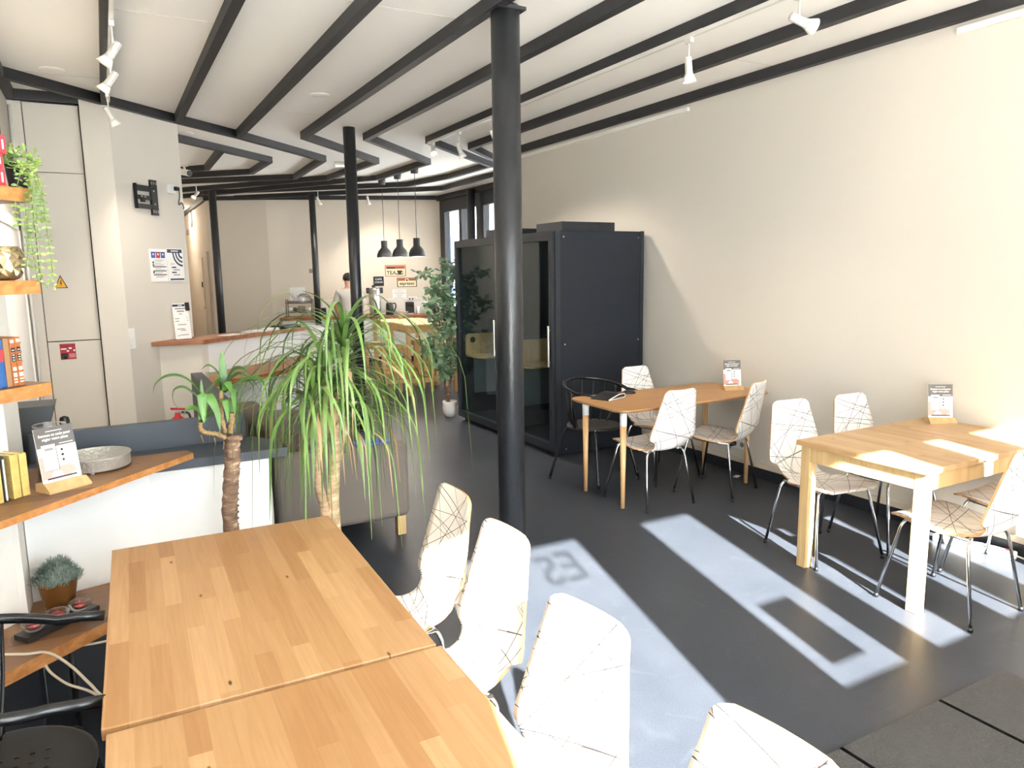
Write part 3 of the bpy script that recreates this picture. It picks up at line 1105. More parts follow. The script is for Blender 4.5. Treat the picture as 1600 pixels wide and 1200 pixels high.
# sides bow out a little
pl = [(p[0], p[1] * (1 + 0.03 * math.cos(p[0] / bx * PI / 2))) for p in pl]
n = len(pl); b = 0
for z, k in ((TH - 0.022, 0.975), (TH - 0.008, 1.0), (TH, 0.998)):
    for p in pl:
        tp.v.append((p[0] * k if abs(k - 1) < .01 else p[0] - math.copysign(0.018, p[0]), p[1] if abs(k - 1) < .01 else p[1] - math.copysign(0.018, p[1]), z))
for L in range(2):
    for i in range(n):
        j = (i + 1) % n
        tp.face((L * n + i, L * n + j, (L + 1) * n + j, (L + 1) * n + i))
tp.face([2 * n + i for i in range(n)]); tp.face([n - 1 - i for i in range(n)])
tp.build('tabletop', 'bamboo', bt)
for (x, y) in ((-0.615, -0.21), (-0.605, 0.27), (0.60, -0.21), (0.60, 0.26)):
    l = MB().cyl((x, y, 0), (x, y, 0.60), 0.0145, 0.0235, 18).build('leg', 'bambooleg', bt)
    MB().cyl((x, y, 0.60), (x, y, TH - 0.022), 0.0245, 0.0255, 18).build('white_collar', 'white', l)

# ------------------------------------------------------------------ things on the wall tables
def card_stand(x, y, z, deg, label, clear=False):
    t = thing('card_stand', label, 'sign', (x, y, z), math.radians(deg), 'menu cards on wooden blocks')
    # local: faces -Y
    b = MB()
    pr = [(-0.035, 0.0), (0.03, 0.0), (0.03, 0.022), (-0.012, 0.024), (-0.035, 0.006)]
    n0 = len(pr)
    for sx in (-0.058, 0.058):
        for p in pr:
            b.v.append((sx, p[0], p[1]))
    for i in range(n0):
        j = (i + 1) % n0
        b.face((i, n0 + i, n0 + j, j))
    b.face(list(range(n0))[::1]); b.face([n0 + n0 - 1 - i for i in range(n0)])
    b.build('wooden_base', 'tableleg', t)
    tilt = math.radians(9)
    M = Matrix.Translation((0, 0.0, 0.022)) @ Matrix.Rotation(-tilt, 4, 'X') @ frame((0, 0, 0), (1, 0, 0))
    c = MB()
    w, h = 0.105, 0.15
    c.box(-w / 2, w / 2, 0, h, -0.003, 0.0, 0, M)
    rect_into(c, -w / 2, w / 2, h * 0.64, h, M, 1, 0.0004)
    poly_into(c, [(-w / 2, 0.01), (w * 0.22, 0.012), (w * 0.40, 0.02), (w * 0.36, 0.035), (w * 0.22, 0.042), (0.0, 0.040), (-0.005, 0.05), (-0.012, 0.04), (-0.018, 0.03), (-0.035, 0.075), (-w / 2, 0.07)], M, 2, 0.0005)
    poly_into(c, arc_pts(-0.012, 0.014, 0.016, 0, PI, 8), M, 0, 0.0007)
    # phone drawing
    rect_into(c, -0.040, -0.002, 0.032, 0.102, M, 3, 0.0008)
    rect_into(c, -0.041, -0.004, 0.033, 0.103, M, 0, 0.0011)
    rect_into(c, -0.034, -0.010, 0.087, 0.094, M, 4, 0.0014)
    for i in range(3):
        poly_into(c, arc_pts(0.012, 0.084 - i * 0.014, 0.0036, 0, 2 * PI, 10)[:-1], M, 3, 0.0008)
        rect_into(c, 0.021, 0.043, 0.0835 - i * 0.014, 0.0850 - i * 0.014, M, 4, 0.0008)
    rect_into(c, -0.040, 0.040, 0.008, 0.0125, M, 3, 0.0010)
    text_into(c, 'Scannez ce code pour', 0.0098, 0, 0.1255, M, 0, 0.0009, bold=0.0003)
    text_into(c, 'régler votre place', 0.0098, 0, 0.1145, M, 0, 0.0009, bold=0.0003)
    rect_into(c, -0.022, 0.022, 0.138, 0.140, M, 0, 0.0009)
    rect_into(c, 0.008, 0.046, 0.101, 0.103, M, 0, 0.0009)
    c.build('printed_card', ['paper', 'cardgrey', 'pink', 'ink', 'inkgrey'], t)
    return t
card_stand(4.31, 4.22, TH, -22, 'printed card on a wooden block on the bamboo table').scale = (1.36, 1.36, 1.36)
card_stand(4.43, 2.62, TH, -34, 'printed card on a wooden block on the sunlit wall table').scale = (1.36, 1.36, 1.36)

# black wallet-like tablet case lying open on the bamboo table
cs = thing('folded_tablet_case', 'black folded tablet case with pale open edge on the bamboo table', 'case', (3.27, 4.44, TH), math.radians(20))
c = MB()
pr = [(-0.12, 0.0), (0.09, 0.0), (0.11, 0.012), (0.09, 0.034), (0.02, 0.036), (-0.12, 0.006)]
n0 = len(pr)
for sy in (-0.07, 0.09):
    for p in pr:
        c.v.append((p[0], sy, p[1]))
for i in range(n0):
    j = (i + 1) % n0
    c.face((i, j, n0 + j, n0 + i))
c.face(range(n0)[::-1]); c.face(range(n0, 2 * n0))
c.build('cover', 'black', cs)
c = MB()
c.tube([(-0.118, -0.073, 0.005), (0.088, -0.073, 0.004), (0.106, -0.073, 0.013), (0.088, -0.073, 0.031), (0.02, -0.073, 0.033), (-0.118, -0.073, 0.008)], 0.0035, 6)
c.build('pale_edge', 'paper', cs)
m = MB().lathe([(0.0, 0.026), (0.02, 0.024), (0.032, 0.014), (0.034, 0.004), (0.03, 0.0)], 18, M=Matrix.Diagonal((1, 1.6, 1, 1)))
tag(m.build('computer_mouse', 'black', loc=(3.52, 4.53, TH), rot=(0, 0, 0.9)), 'black computer mouse behind the folded case on the bamboo table', 'mouse')

# ------------------------------------------------------------------ wall sockets, power strip
def socket_plate(M, n, label, plug=None, name='wall_socket'):
    t = thing(name, label, 'socket')
    p = MB()
    p.rbox(-0.04, 0.08 * n - 0.04, -0.04, 0.04, 0.0, 0.01, 0.003, 0, M)
    p.build('plate', 'white', t)
    for i in range(n):
        q = MB().cyl(M @ Vector((0.08 * i, 0, 0.0105)), M @ Vector((0.08 * i, 0, 0.006)), 0.022, 0.02, 16)
        q.build('socket_well', 'inkgrey', t)
    return t
MRr = frame((XR, 4.40, 0.235), (0, -1, 0))
socket_plate(MRr, 2, 'double white wall socket with a black plug under the bamboo table')
pg = MB().cyl((XR - 0.01, 4.40, 0.235), (XR - 0.06, 4.40, 0.225), 0.02, 0.014, 12)
pg.tube(curve_pts([(XR - 0.055, 4.40, 0.225), (XR - 0.075, 4.40, 0.17), (XR - 0.05, 4.45, 0.05), (XR - 0.06, 4.6, 0.008)], 6), 0.004, 6)
tag(pg.build('black_plug', 'black'), 'black plug in the double socket under the bamboo table', 'plug')
lbt = MB().box(-0.035, 0.035, -0.02, 0.02, 0, 0.002)
tag(lbt.build('floor_label', 'paper', loc=(4.42, 4.25, 0.0), rot=(0, 0, 0.4)), 'scrap of pale paper on the floor under the bamboo table', 'paper scrap')

ps = thing('power_strip', 'white multi-socket power strip with red switch on the floor by the wall', 'power strip', (4.44, 2.37, 0), math.radians(-78))
MB().rbox(-0.22, 0.22, -0.028, 0.028, 0.0, 0.045, 0.008).build('housing', 'white', ps)
for i in range(5):
    w_ = MB().lathe([(0.021, 0.0455), (0.019, 0.0462), (0.017, 0.040), (0.0, 0.040)], 16, c=(-0.17 + i * 0.068, 0, 0.0003))
    w_.build('outlet', 'plate', ps)
MB().rbox(0.165, 0.20, -0.014, 0.014, 0.043, 0.050, 0.003).build('red_switch', 'redswitch', ps)
pcd = MB().tube(curve_pts([(4.49, 2.16, 0.022), (4.47, 1.95, 0.01), (4.42, 1.75, 0.008), (4.45, 1.3, 0.008), (4.4, 0.6, 0.008)], 8), 0.005, 8).build('supply_cord', 'white')
pcd.parent = ps
pcd.matrix_parent_inverse = (Matrix.Translation(ps.location) @ Matrix.Rotation(math.radians(-78), 4, 'Z')).inverted()

# ------------------------------------------------------------------ door mat
dm = MB()
x0, x1, y0, y1 = 1.56, 3.16, 0.30, 1.53
dm.box(x0, x1, y0, y1, 0.0, 0.012, 0)
gm = MB()
dmo = tag(dm.build('door_mat', 'mat'), 'grey ribbed entrance mat with dark joint strips on the floor', 'mat')
for xx in (2.14, 2.72):
    MB().box(xx - 0.008, xx + 0.008, y0, y1, 0.011, 0.0130).build('joint_strip', 'joint', dmo)

# ------------------------------------------------------------------ phone booths
BXF = 3.505
def booth(ya, yb, label, near):
    t = thing('phone_booth', label, 'phone booth', (BXF, (ya + yb) / 2, 0), 0, 'black glass-fronted phone booths')
    W_ = (yb - ya) / 2
    D = 0.985
    Hh = 2.04
    b = MB()
    b.box(0.03, D, -W_, -W_ + 0.05, 0.02, Hh)
    b.box(0.03, D, W_ - 0.05, W_, 0.02, Hh)
    b.box(D - 0.05, D, -W_ + 0.05, W_ - 0.05, 0.02, Hh)
    b.box(0.03, D, -W_ + 0.05, W_ - 0.05, Hh - 0.06, Hh)
    b.box(0.03, D, -W_ + 0.05, W_ - 0.05, 0.02, 0.08)
    b.box(0.05, D - 0.03, -W_ + 0.03, W_ - 0.03, 0.0, 0.02)
    b.build('body', 'booth', t)
    ci = MB()
    ci.box(D - 0.066, D - 0.051, -W_ + 0.06, W_ - 0.06, 0.10, Hh - 0.08)
    ci.build('lining', 'boothin', t)
    cp = MB()
    cp.rbox(0.16, D - 0.12, W_ - 0.064, W_ - 0.050, 0.30, 0.80, 0.01)
    cp.build('felt_panel', 'boothpad', t)
    # trim posts and screws on the end panel
    tr = MB()
    tr.box(0.0, 0.05, -W_ - 0.006, -W_ + 0.05, 0.0, Hh + 0.005)
    tr.box(D - 0.04, D, -W_ - 0.006, -W_, 0.0, Hh + 0.003)
    tr.build('corner_trim', 'boothframe', t)
    if near:
        for (x, z) in ((0.09, 1.985), (0.92, 1.985), (0.10, 1.03), (0.93, 1.03), (0.11, 0.06)):
            MB().cyl((x, -W_ - 0.001, z), (x, -W_ - 0.004, z), 0.008, n=10).build('panel_screw', 'brushed', t)
    # door: frame, smoked glass, steel handle at its near edge
    d = MB()
    f = 0.055
    d.box(-0.03, 0.03, -W_ + 0.01, -W_ + 0.01 + f, 0.05, Hh - 0.01)
    d.box(-0.03, 0.03, W_ - 0.01 - f, W_ - 0.01, 0.05, Hh - 0.01)
    d.box(-0.03, 0.03, -W_ + 0.01 + f, W_ - 0.01 - f, Hh - 0.085, Hh - 0.01)
    d.box(-0.03, 0.03, -W_ + 0.01 + f, W_ - 0.01 - f, 0.05, 0.12)
    do = d.build('door', 'boothframe', t)
    g = MB().box(-0.004, 0.004, -W_ + 0.01 + f, W_ - 0.01 - f, 0.12, Hh - 0.085)
    g.build('door_glass', 'boothglass', do)
    h = MB()
    yh = -W_ + 0.045
    h.rbox(-0.055, -0.04, yh - 0.012, yh + 0.012, 0.83, 1.20, 0.004)
    for z in (0.87, 1.16):
        h.cyl((-0.045, yh, z), (-0.028, yh, z), 0.008, n=8)
    h.build('door_handle', 'brushed', do)
    # desk shelf with a cable hole in its upstand
    dk = MB()
    yb_ = W_ - 0.052
    pl = [(0.07, yb_), (0.07, yb_ - 0.22)] + arc_pts(0.16, yb_ - 0.30, 0.06, PI, 1.5 * PI, 5)[1:] + [(D - 0.055, yb_ - 0.36), (D - 0.055, yb_)]
    dk.prism(pl, 0.735, 0.757)
    # rounded upstand on the end wall with the cable hole
    M = frame((0.06, yb_ - 0.002, 0.757), (1, 0, 0))
    L_ = D - 0.12
    up = [(0.0, 0.0), (L_, 0.0), (L_, 0.235)] + arc_pts(0.05, 0.185, 0.05, PI / 2, PI, 5)
    nn = len(up); b0 = len(dk.v)
    for z in (0.0, 0.018):
        for p in up:
            dk.v.append(tuple(M @ Vector((p[0], p[1], z))))
    dk.face([b0 + i for i in range(nn)][::-1]); dk.face([b0 + nn + i for i in range(nn)])
    for i in range(nn):
        j = (i + 1) % nn
        dk.face((b0 + i, b0 + j, b0 + nn + j, b0 + nn + i))
    dko = dk.build('desk_shelf', 'stool', t)
    MB().cyl(M @ Vector((0.085, 0.165, 0.017)), M @ Vector((0.085, 0.165, 0.021)), 0.033, n=18).build('cable_hole', 'black', dko)
    # roof fan box
    rf = MB()
    rf.box(0.14, 0.72, -W_ + 0.10, -W_ + 0.55, Hh, Hh + 0.085)
    ro = rf.build('roof_fan_box', 'boothframe', t)
    sl = MB()
    for i in range(16):
        x = 0.30 + i * 0.026
        sl.box(x, x + 0.016, -W_ + 0.0985, -W_ + 0.10, Hh + 0.045, Hh + 0.075)
    sl.build('vent_slots', 'black', ro)
    return t
booth(5.575, 6.61, 'black glass-fronted phone booth nearer us, flat dark end panel towards the tables', True)
booth(6.63, 7.655, 'black glass-fronted phone booth behind the first one, beside the leafy tree', False)
# ------------------------------------------------------------------ counter and shelves on the left
def at(u, v, Y):
    """point on the vertical plane y = Y seen through a photo pixel"""
    d = _cam_axes() @ Vector((u - 800.0, -(v - 600.0), -F_PX))
    k = Y / d.y
    return Vector((d.x * k, Y, 1.69 + d.z * k))

ct = thing('low_counter', 'white-fronted counter with dark grey top and upstand on the left', 'counter', (0.1, 3.5, 0))
ct.location = (0, 0, 0)
MB().prism([(-0.342, 3.26), (0.10, 3.36), (0.585, 3.36), (0.60, 3.40), (0.60, 3.62), (-0.342, 3.62)], 0.0, 0.88).build('white_front', 'white', ct)
MB().prism([(-0.335, 3.24), (0.05, 3.33), (0.665, 3.33), (0.665, 3.50), (0.56, 3.66), (-0.335, 3.66)], 0.88, 0.92).build('dark_top', 'slab', ct)
MB().prism([(-0.33, 3.25), (0.08, 3.345), (0.10, 3.352), (0.595, 3.352), (0.595, 3.37), (-0.33, 3.30)], 0.0, 0.39).build('kick_panel', 'skirt', ct)
MB().box(-0.33, 0.515, 3.61, 3.66, 0.92, 1.04).build('upstand', 'slab', ct)
MB().box(-0.44, 0.45, 3.66, 4.2, 0.0, 0.80).build('rear_cabinet', 'darkpanel', ct)
pt = tag(MB().box(0.475, 0.545, 3.68, 5.46, 0, 1.03).build('partition', 'darkpanel'), 'low dark grey partition running back from the counter beside the sofa', 'partition')

def diag_board(name, label, pts, z0, z1, top='oldwood', side='oldedge', group=None):
    return tag(MB().prism(pts, z0, z1, 0, 1).build(name, [top, side]), label, 'shelf', group)
wl = lambda x: x + 3.465
# wedge worktop, bench and three thick shelves, all cut along the angled wall
diag_board('corner_worktop', 'reclaimed wood wedge worktop with gold books and printed card', [(-1.0, 2.03), (-0.342, 2.69), (0.275, 3.335), (0.255, 3.40), (-0.335, 3.40), (-0.345, 3.115), (-1.0, 2.46)], 0.92, 0.945)
diag_board('corner_bench', 'low reclaimed wood bench below the white counter front', [(-1.0, 2.17), (-0.391, 2.68), (0.12, 3.10), (0.20, 3.355), (0.10, 3.355), (-0.34, 3.255), (-0.345, 3.115), (-1.0, 2.46)], 0.405, 0.45)
for q in ((-0.60, 2.70), (-0.22, 3.02)):
    MB().tube([(q[0], q[1], 0.0), (q[0], q[1], 0.405)], 0.012, 8).build('bench_support', 'black', bpy.data.objects['corner_bench'])
wall_between('baseboard_shelves', WA + Vector((-1.9, -1.9, 0)), WA + Vector((-0.004, -0.004, 0)), z1=0.395, th=-0.02, m='skirt')
struct(MB().box(-0.347, -0.335, 3.105, 3.265, 0, 0.395).build('baseboard_end', 'skirt'))
def shelf_board(zt, th, x_end, y_end, depth, label):
    dx, dy = -S45, -S45
    nx, ny = -S45, S45
    L = 0.95
    e = Vector((x_end, y_end))
    pts = [e + Vector((dx, dy)) * L, e, e + Vector((nx, ny)) * depth, e + Vector((dx, dy)) * L + Vector((nx, ny)) * depth]
    mb = MB().prism([(p.x, p.y) for p in pts], zt - th, zt, 0, 1)
    return tag(mb.build('wall_shelf', ['oldwood', 'oldedge']), label, 'shelf', 'thick reclaimed wood wall shelves')
shelf_board(1.986, 0.045, -0.187, 3.0, 0.19, 'topmost thick wood wall shelf with red boxes and trailing plant')
shelf_board(1.683, 0.046, -0.188, 3.0, 0.19, 'thick wood wall shelf under the faceted metallic pot')
shelf_board(1.331, 0.044, -0.187, 3.0, 0.19, 'thick wood wall shelf holding the leather-bound books')
def row(front, s, out=0.03):
    """point on a shelf: s metres left of its right end, 'out' metres in from the front edge"""
    return (front[0] - S45 * s - S45 * out, front[1] - S45 * s + S45 * out)
SE = (-0.187, 3.0)

def book(name, label, x, y, z, w, d, h, cov, group, ribs=0, rz=PI / 4, lean=0.0, cat='book', page='page'):
    """upright book, spine towards the room"""
    t = thing(name, label, cat, (x, y, z), rz, group)
    c = MB()
    M = Matrix.Rotation(lean, 4, 'Y')
    th = 0.003
    c.box(0, th, 0, d, 0, h, 0, M); c.box(w - th, w, 0, d, 0, h, 0, M); c.rbox(0, w, -0.004, 0.003, 0, h, 0.0018, 0, M)
    for i in range(ribs):
        zz = h * (0.12 + 0.76 * i / max(1, ribs - 1))
        c.rbox(-0.0005, w + 0.0005, -0.0062, -0.002, zz - 0.003, zz + 0.003, 0.001, 0, M)
    c.build('cover', cov, t)
    MB().box(th, w - th, 0.003, d - 0.004, 0.003, h - 0.004, 0, M).build('pages', page, t)
    return t
def spine_gold(t, w, h, lab):
    for z0, z1 in ((0.04, 0.12), (0.60, 0.68), (0.72, 0.80), (0.84, 0.92)):
        MB().box(w * 0.18, w * 0.82, -0.0056, -0.0046, h * (1 - z1), h * (1 - z0)).build('gilt_band', 'page', t)
    s_ = MB().box(w * 0.15, w * 0.85, -0.0056, -0.0046, h * 0.50, h * 0.80)
    for i in range(5):
        s_.box(w * 0.3, w * 0.7, -0.0060, -0.0056, h * (0.54 + i * 0.05), h * (0.555 + i * 0.05), 1)
    s_.build('title_label', ['ink', 'page'], t)
bw = 0.034
for k, (s, cov, w, h, lab) in enumerate(((0.094, 'leather', 0.019, 0.165, 'tan leather gilt-banded book, rightmost on the third shelf'), (0.115, 'leather', 0.019, 0.163, 'tan leather gilt-banded book, second from the right end of its shelf'), (0.137, 'brownbook', 0.020, 0.163, 'plain tan cloth book between leather and blue books'), (0.161, 'bookblue', 0.022, 0.160, 'blue book at the photo edge on the third shelf'))):
    p = row(SE, s, 0.035)
    t = book('book', lab, p[0], p[1], 1.331, w, 0.105, h, cov, 'books on the third wall shelf', 5 if cov == 'leather' else 0)
    if cov == 'leather':
        spine_gold(t, w, h, lab)
    if cov == 'bookblue':
        s_ = MB().box(0.002, w - 0.002, -0.0056, -0.0046, h * 0.55, h * 0.80); s_.build('red_label', 'bookred', t)
# gilt, mottled books on the worktop
for s, w, h, cov, lab in ((0.000, 0.028, 0.150, 'goldbook', 'gold-mottled book nearest the printed card'), (0.034, 0.030, 0.152, 'goldbook', 'gold-mottled book second from the printed card'), (0.066, 0.013, 0.156, 'ink', 'thin black-and-white booklet among the gold books'), (0.100, 0.030, 0.150, 'goldbook', 'gold-mottled book left of the thin black booklet'), (0.135, 0.030, 0.146, 'goldbook', 'gold-mottled book leftmost at the photo edge')):
    px, py = -0.292 - S45 * (s + 0.02), 2.985 - S45 * (s + 0.02)
    t = book('book', lab, px, py, 0.945, w, 0.095, h, cov, 'gold books on the corner worktop')
    if cov == 'ink':
        MB().box(0.004, w - 0.004, -0.006, -0.004, 0.004, h - 0.01).build('white_spine', 'paper', t)

# printed card, glass jar, silver tray, stopper bottle and hopper
card = card_stand(-0.185, 3.02, 0.945, 33, 'large printed card on wooden block on the corner worktop, before the glass jar')
card.scale = (1.3, 1.3, 1.3)
jar = MB().lathe([(0.0, 0.004), (0.050, 0.004), (0.052, 0.02), (0.052, 0.20), (0.055, 0.205), (0.055, 0.20), (0.049, 0.195), (0.049, 0.012), (0.0, 0.012)], 28)
tag(jar.build('glass_jar', 'glass', loc=(-0.222, 3.20, 0.945)), 'clear straight glass jar behind the printed card', 'jar')
tr = MB().lathe([(0.0, 0.008), (0.120, 0.008), (0.124, 0.012), (0.124, 0.056), (0.128, 0.058), (0.128, 0.054), (0.120, 0.052), (0.118, 0.014), (0.0, 0.014)], 36)
for a in (0.4, 2.5, 4.6):
    tr.cyl((0.11 * math.cos(a), 0.11 * math.sin(a), 0), (0.11 * math.cos(a), 0.11 * math.sin(a), 0.009), 0.008, n=10)
tag(tr.build('round_tray', 'tray', loc=(-0.085, 3.275, 0.945)), 'round hammered silver tray on the corner worktop', 'tray')
bo = MB().lathe([(0.0, 0), (0.018, 0), (0.02, 0.01), (0.02, 0.27), (0.017, 0.283), (0.0, 0.29)], 16)
tag(bo.build('pepper_mill', 'black', loc=(-0.2, 3.74, 0.80)), 'black rounded mill top showing above the dark upstand', 'mill')
hp = MB()
for z, a, b in ((0.0, 0.07, 0.07), (0.20, 0.09, 0.09), (0.36, 0.15, 0.13)):
    pass
n0 = 4
for z, a, b in ((0.0, 0.07, 0.08), (0.16, 0.075, 0.09), (0.345, 0.13, 0.10)):
    for sx, sy in ((-1, -1), (1, -1), (1, 1), (-1, 1)):
        hp.v.append((sx * a, sy * b, z))
for L in range(2):
    for i in range(4):
        j = (i + 1) % 4
        hp.face((L * 4 + i, L * 4 + j, L * 4 + 4 + j, L * 4 + 4 + i))
hp.face((8, 9, 10, 11)); hp.face((3, 2, 1, 0))
tag(hp.build('tapered_bin', 'darkpanel', loc=(-0.36, 3.80, 0.80)), 'grey tapered bin behind the counter near the shelf wall', 'bin')

# top shelf: red boxes, dark cap, trailing plant in a black pot
for (z, h, w, mt, lab, s) in ((1.986, 0.062, 0.10, 'bookred', 'red box lying at the bottom of the stack on the top shelf', 0.058), (2.048, 0.045, 0.10, 'bookred', 'narrow red box second in the stack on the top shelf', 0.060), (2.093, 0.060, 0.11, 'bookred', 'bright red box near the top of the stack on the shelf', 0.044), (2.153, 0.050, 0.10, 'sofain', 'dark brown box on top of the red boxes', 0.056)):
    p = row(SE, s, 0.03)
    t = thing('gift_box', lab, 'box', (p[0], p[1], z), PI / 4, 'boxes stacked on the top shelf')
    MB().rbox(-0.11, 0.0, 0.0, 0.07, 0.0, h, 0.004).build('box_body', mt, t)
    if mt == 'bookred':
        MB().rbox(-0.016, -0.010, -0.0012, 0.002, h * 0.25, h * 0.75, 0.0006).build('printed_mark', 'paper', t)
tp_ = thing('trailing_plant', 'trailing eucalyptus-like plant in a black pot spilling off the top shelf', 'plant', (-0.222, 3.062, 1.986))
MB().lathe([(0.0, 0), (0.028, 0), (0.036, 0.085), (0.033, 0.085), (0.031, 0.075), (0.0, 0.075)], 20).build('black_pot', 'potblack', tp_)
fo = MB(); st = MB()
rnd = random.Random(5)
def leaf_pair(fo, p, d, size, rnd):
    d = Vector(d).normalized()
    sd = d.cross(Vector((0.3, -0.9, 0.2))).normalized()
    a = rnd.uniform(-0.5, 0.5)
    sd = (Matrix.Rotation(a, 3, d) @ sd)
    for s in (-1, 1):
        out = (sd * s + d * 0.25).normalized()
        nrm = out.cross(d).normalized()
        wv = d * 0.42 + nrm * rnd.uniform(-0.25, 0.25)
        b = len(fo.v)
        L = size * rnd.uniform(0.8, 1.15)
        for (f, w) in ((0.0, 0.03), (0.25, 0.75), (0.55, 1.0), (0.85, 0.7), (1.0, 0.06)):
            c = p + out * (L * f) + nrm * (0.12 * L * math.sin(f * PI))
            fo.v.append(tuple(c - wv * (L * 0.62 * w))); fo.v.append(tuple(c + wv * (L * 0.62 * w)))
        for i in range(4):
            fo.face((b + 2 * i, b + 2 * i + 1, b + 2 * i + 3, b + 2 * i + 2), 0, True)
strands = [[(10, 262), (30, 268), (25, 300), (24, 335), (28, 352)], [(15, 258), (45, 268), (40, 320), (44, 370), (42, 408), (40, 420)],
           [(20, 258), (52, 275), (57, 310), (58, 345), (62, 390), (64, 425), (66, 436)], [(20, 258), (58, 280), (68, 320), (73, 355), (78, 390), (82, 425), (80, 438)],
           [(14, 252), (40, 262), (52, 300), (53, 340), (50, 365)], [(18, 258), (50, 262), (62, 290), (64, 325), (70, 345)], [(12, 256), (40, 275), (46, 300), (44, 345), (50, 385), (55, 415), (62, 440), (88, 448)],
           [(5, 250), (18, 238), (20, 232)], [(0, 262), (8, 250), (2, 244)], [(22, 262), (38, 252), (48, 262), (54, 270)]]
for s in strands:
    yv = 2.985 + rnd.uniform(-0.03, 0.02)
    P = [at(u, v, yv - (0.02 if i > 1 else -0.03)) for i, (u, v) in enumerate(s)]
    loc = tp_.location
    C_ = [p - Vector(loc) for p in curve_pts(P, 7)]
    st.tube([Vector((0, 0, 0.078))] + C_, 0.0015, 5)
    acc = 0.0
    for i in range(1, len(C_)):
        acc += (C_[i] - C_[i - 1]).length
        if acc > 0.0185:
            acc = 0
            leaf_pair(fo, C_[i], C_[i] - C_[i - 1], rnd.uniform(0.013, 0.019), rnd)
for i in range(34):   # tuft above the pot
    p = Vector((rnd.uniform(-0.05, 0.06), rnd.uniform(-0.05, 0.02), 0.085 + rnd.uniform(-0.01, 0.05)))
    leaf_pair(fo, p, (rnd.uniform(-0.5, 0.8), -0.4, rnd.uniform(-0.4, 0.9)), 0.025, rnd)
st.build('stems', 'stem', tp_)
fo.build('foliage', 'leafhang', tp_)

# faceted metallic pot on the second shelf
fp = MB()
nn = 14
rows_ = [(0.035, 0.0), (0.056, 0.012), (0.066, 0.04), (0.068, 0.07), (0.064, 0.095), (0.058, 0.112)]
for k, (r, z) in enumerate(rows_):
    for i in range(nn):
        t = 2 * PI * (i + 0.5 * (k % 2)) / nn
        rr = r * (1.0)
        fp.v.append((rr * math.cos(t), rr * math.sin(t), z))
for k in range(len(rows_) - 1):
    for i in range(nn):
        j = (i + 1) % nn
        a, b = k * nn, (k + 1) * nn
        # each diamond is pushed into a little pyramid
        q = [a + i, a + j, b + j, b + i] if k % 2 == 0 else [a + i, a + j, b + j, b + i]
        c = sum((Vector(fp.v[x]) for x in q), Vector()) / 4
        c = c + Vector((c.x, c.y, 0)).normalized() * 0.006
        cI = fp.vert(c)
        for m_ in range(4):
            fp.face((q[m_], q[(m_ + 1) % 4], cI))
fp.lathe([(0.0, 0.001), (0.035, 0.0)], nn); fp.lathe([(0.058, 0.112), (0.052, 0.112), (0.05, 0.06), (0.0, 0.06)], nn)
tag(fp.build('faceted_pot', 'gold', loc=(-0.295, 3.0, 1.683)), 'faceted metallic gold pot on the second shelf', 'pot')
tag(MB().tube([(-0.325, 3.03, 1.75), (-0.33, 3.03, 1.90)], 0.004, 8).build('reed_stick', 'paper', loc=(0.005, 0.0, 0.0)), 'thin white stick standing in the faceted pot', 'stick')

# bench: grey-green plant in copper pot, three glass tealights on a slate strip
sp_ = thing('potted_plant', 'spiky grey-green plant in a ribbed copper pot on the low bench', 'plant', (-0.245, 3.13, 0.45))
pr = [(0.0, 0.0), (0.045, 0.0)]
for i in range(24):
    f = i / 23
    pr.append((0.046 + 0.020 * f + (0.0012 if i % 2 else 0), 0.004 + 0.114 * f))
pr += [(0.068, 0.122), (0.062, 0.122), (0.06, 0.105), (0.0, 0.105)]
MB().lathe(pr, 32).build('copper_pot', 'copper', sp_)
fo = MB()
rnd = random.Random(9)
for i in range(900):
    a = rnd.uniform(0, 2 * PI); r = 0.078 * math.sqrt(rnd.random())
    el = rnd.uniform(0.15, 1.5)
    b0 = Vector((r * math.cos(a), r * math.sin(a), 0.112 + 0.085 * (1 - (r / 0.078) ** 2) * rnd.uniform(0.5, 1)))
    aa = a + rnd.uniform(-0.7, 0.7)
    d = Vector((math.cos(aa) * math.cos(el), math.sin(aa) * math.cos(el), math.sin(el)))
    L = rnd.uniform(0.015, 0.03)
    P = [b0, b0 + d * L * 0.5 + Vector((0, 0, 0.003)), b0 + d * L]
    fo.strip(P, [0.0016, 0.0022, 0.0004], (-math.sin(aa), math.cos(aa), 0.1))
fo.lathe([(0.0, 0.175), (0.035, 0.168), (0.062, 0.135), (0.064, 0.106)], 16)
fo.build('foliage', 'leafsucc', sp_)
th_ = tag(MB().rbox(-0.138, 0.138, -0.036, 0.036, 0.0, 0.020, 0.002).build('slate_strip', 'black', loc=(-0.245, 2.99, 0.45), rot=(0, 0, math.radians(38))), 'long black slate strip on the bench carrying three tealights', 'tray')
for k, lab in ((-0.088, 'glass tealight holder nearest the photo edge on the slate strip'), (0.0, 'glass tealight holder with red candle in the middle of the slate strip'), (0.085, 'glass tealight holder with red candle nearest the copper pot')):
    a = math.radians(38)
    t = thing('tealight_holder', lab, 'candle holder', (-0.245 + k * math.cos(a), 2.99 + k * math.sin(a), 0.470), 0, 'tealights on the slate strip')
    MB().lathe([(0.0, 0.001), (0.022, 0.001), (0.036, 0.012), (0.040, 0.026), (0.036, 0.036), (0.030, 0.036), (0.031, 0.026), (0.024, 0.010), (0.0, 0.008)], 22).build('glass_cup', 'glass', t)
    MB().lathe([(0.0, 0.010), (0.019, 0.010), (0.019, 0.026), (0.0, 0.027)], 16).build('red_candle', 'wax', t)
    MB().cyl((0, 0, 0.026), (0.001, 0, 0.034), 0.0008, n=6).build('wick', 'page', t)
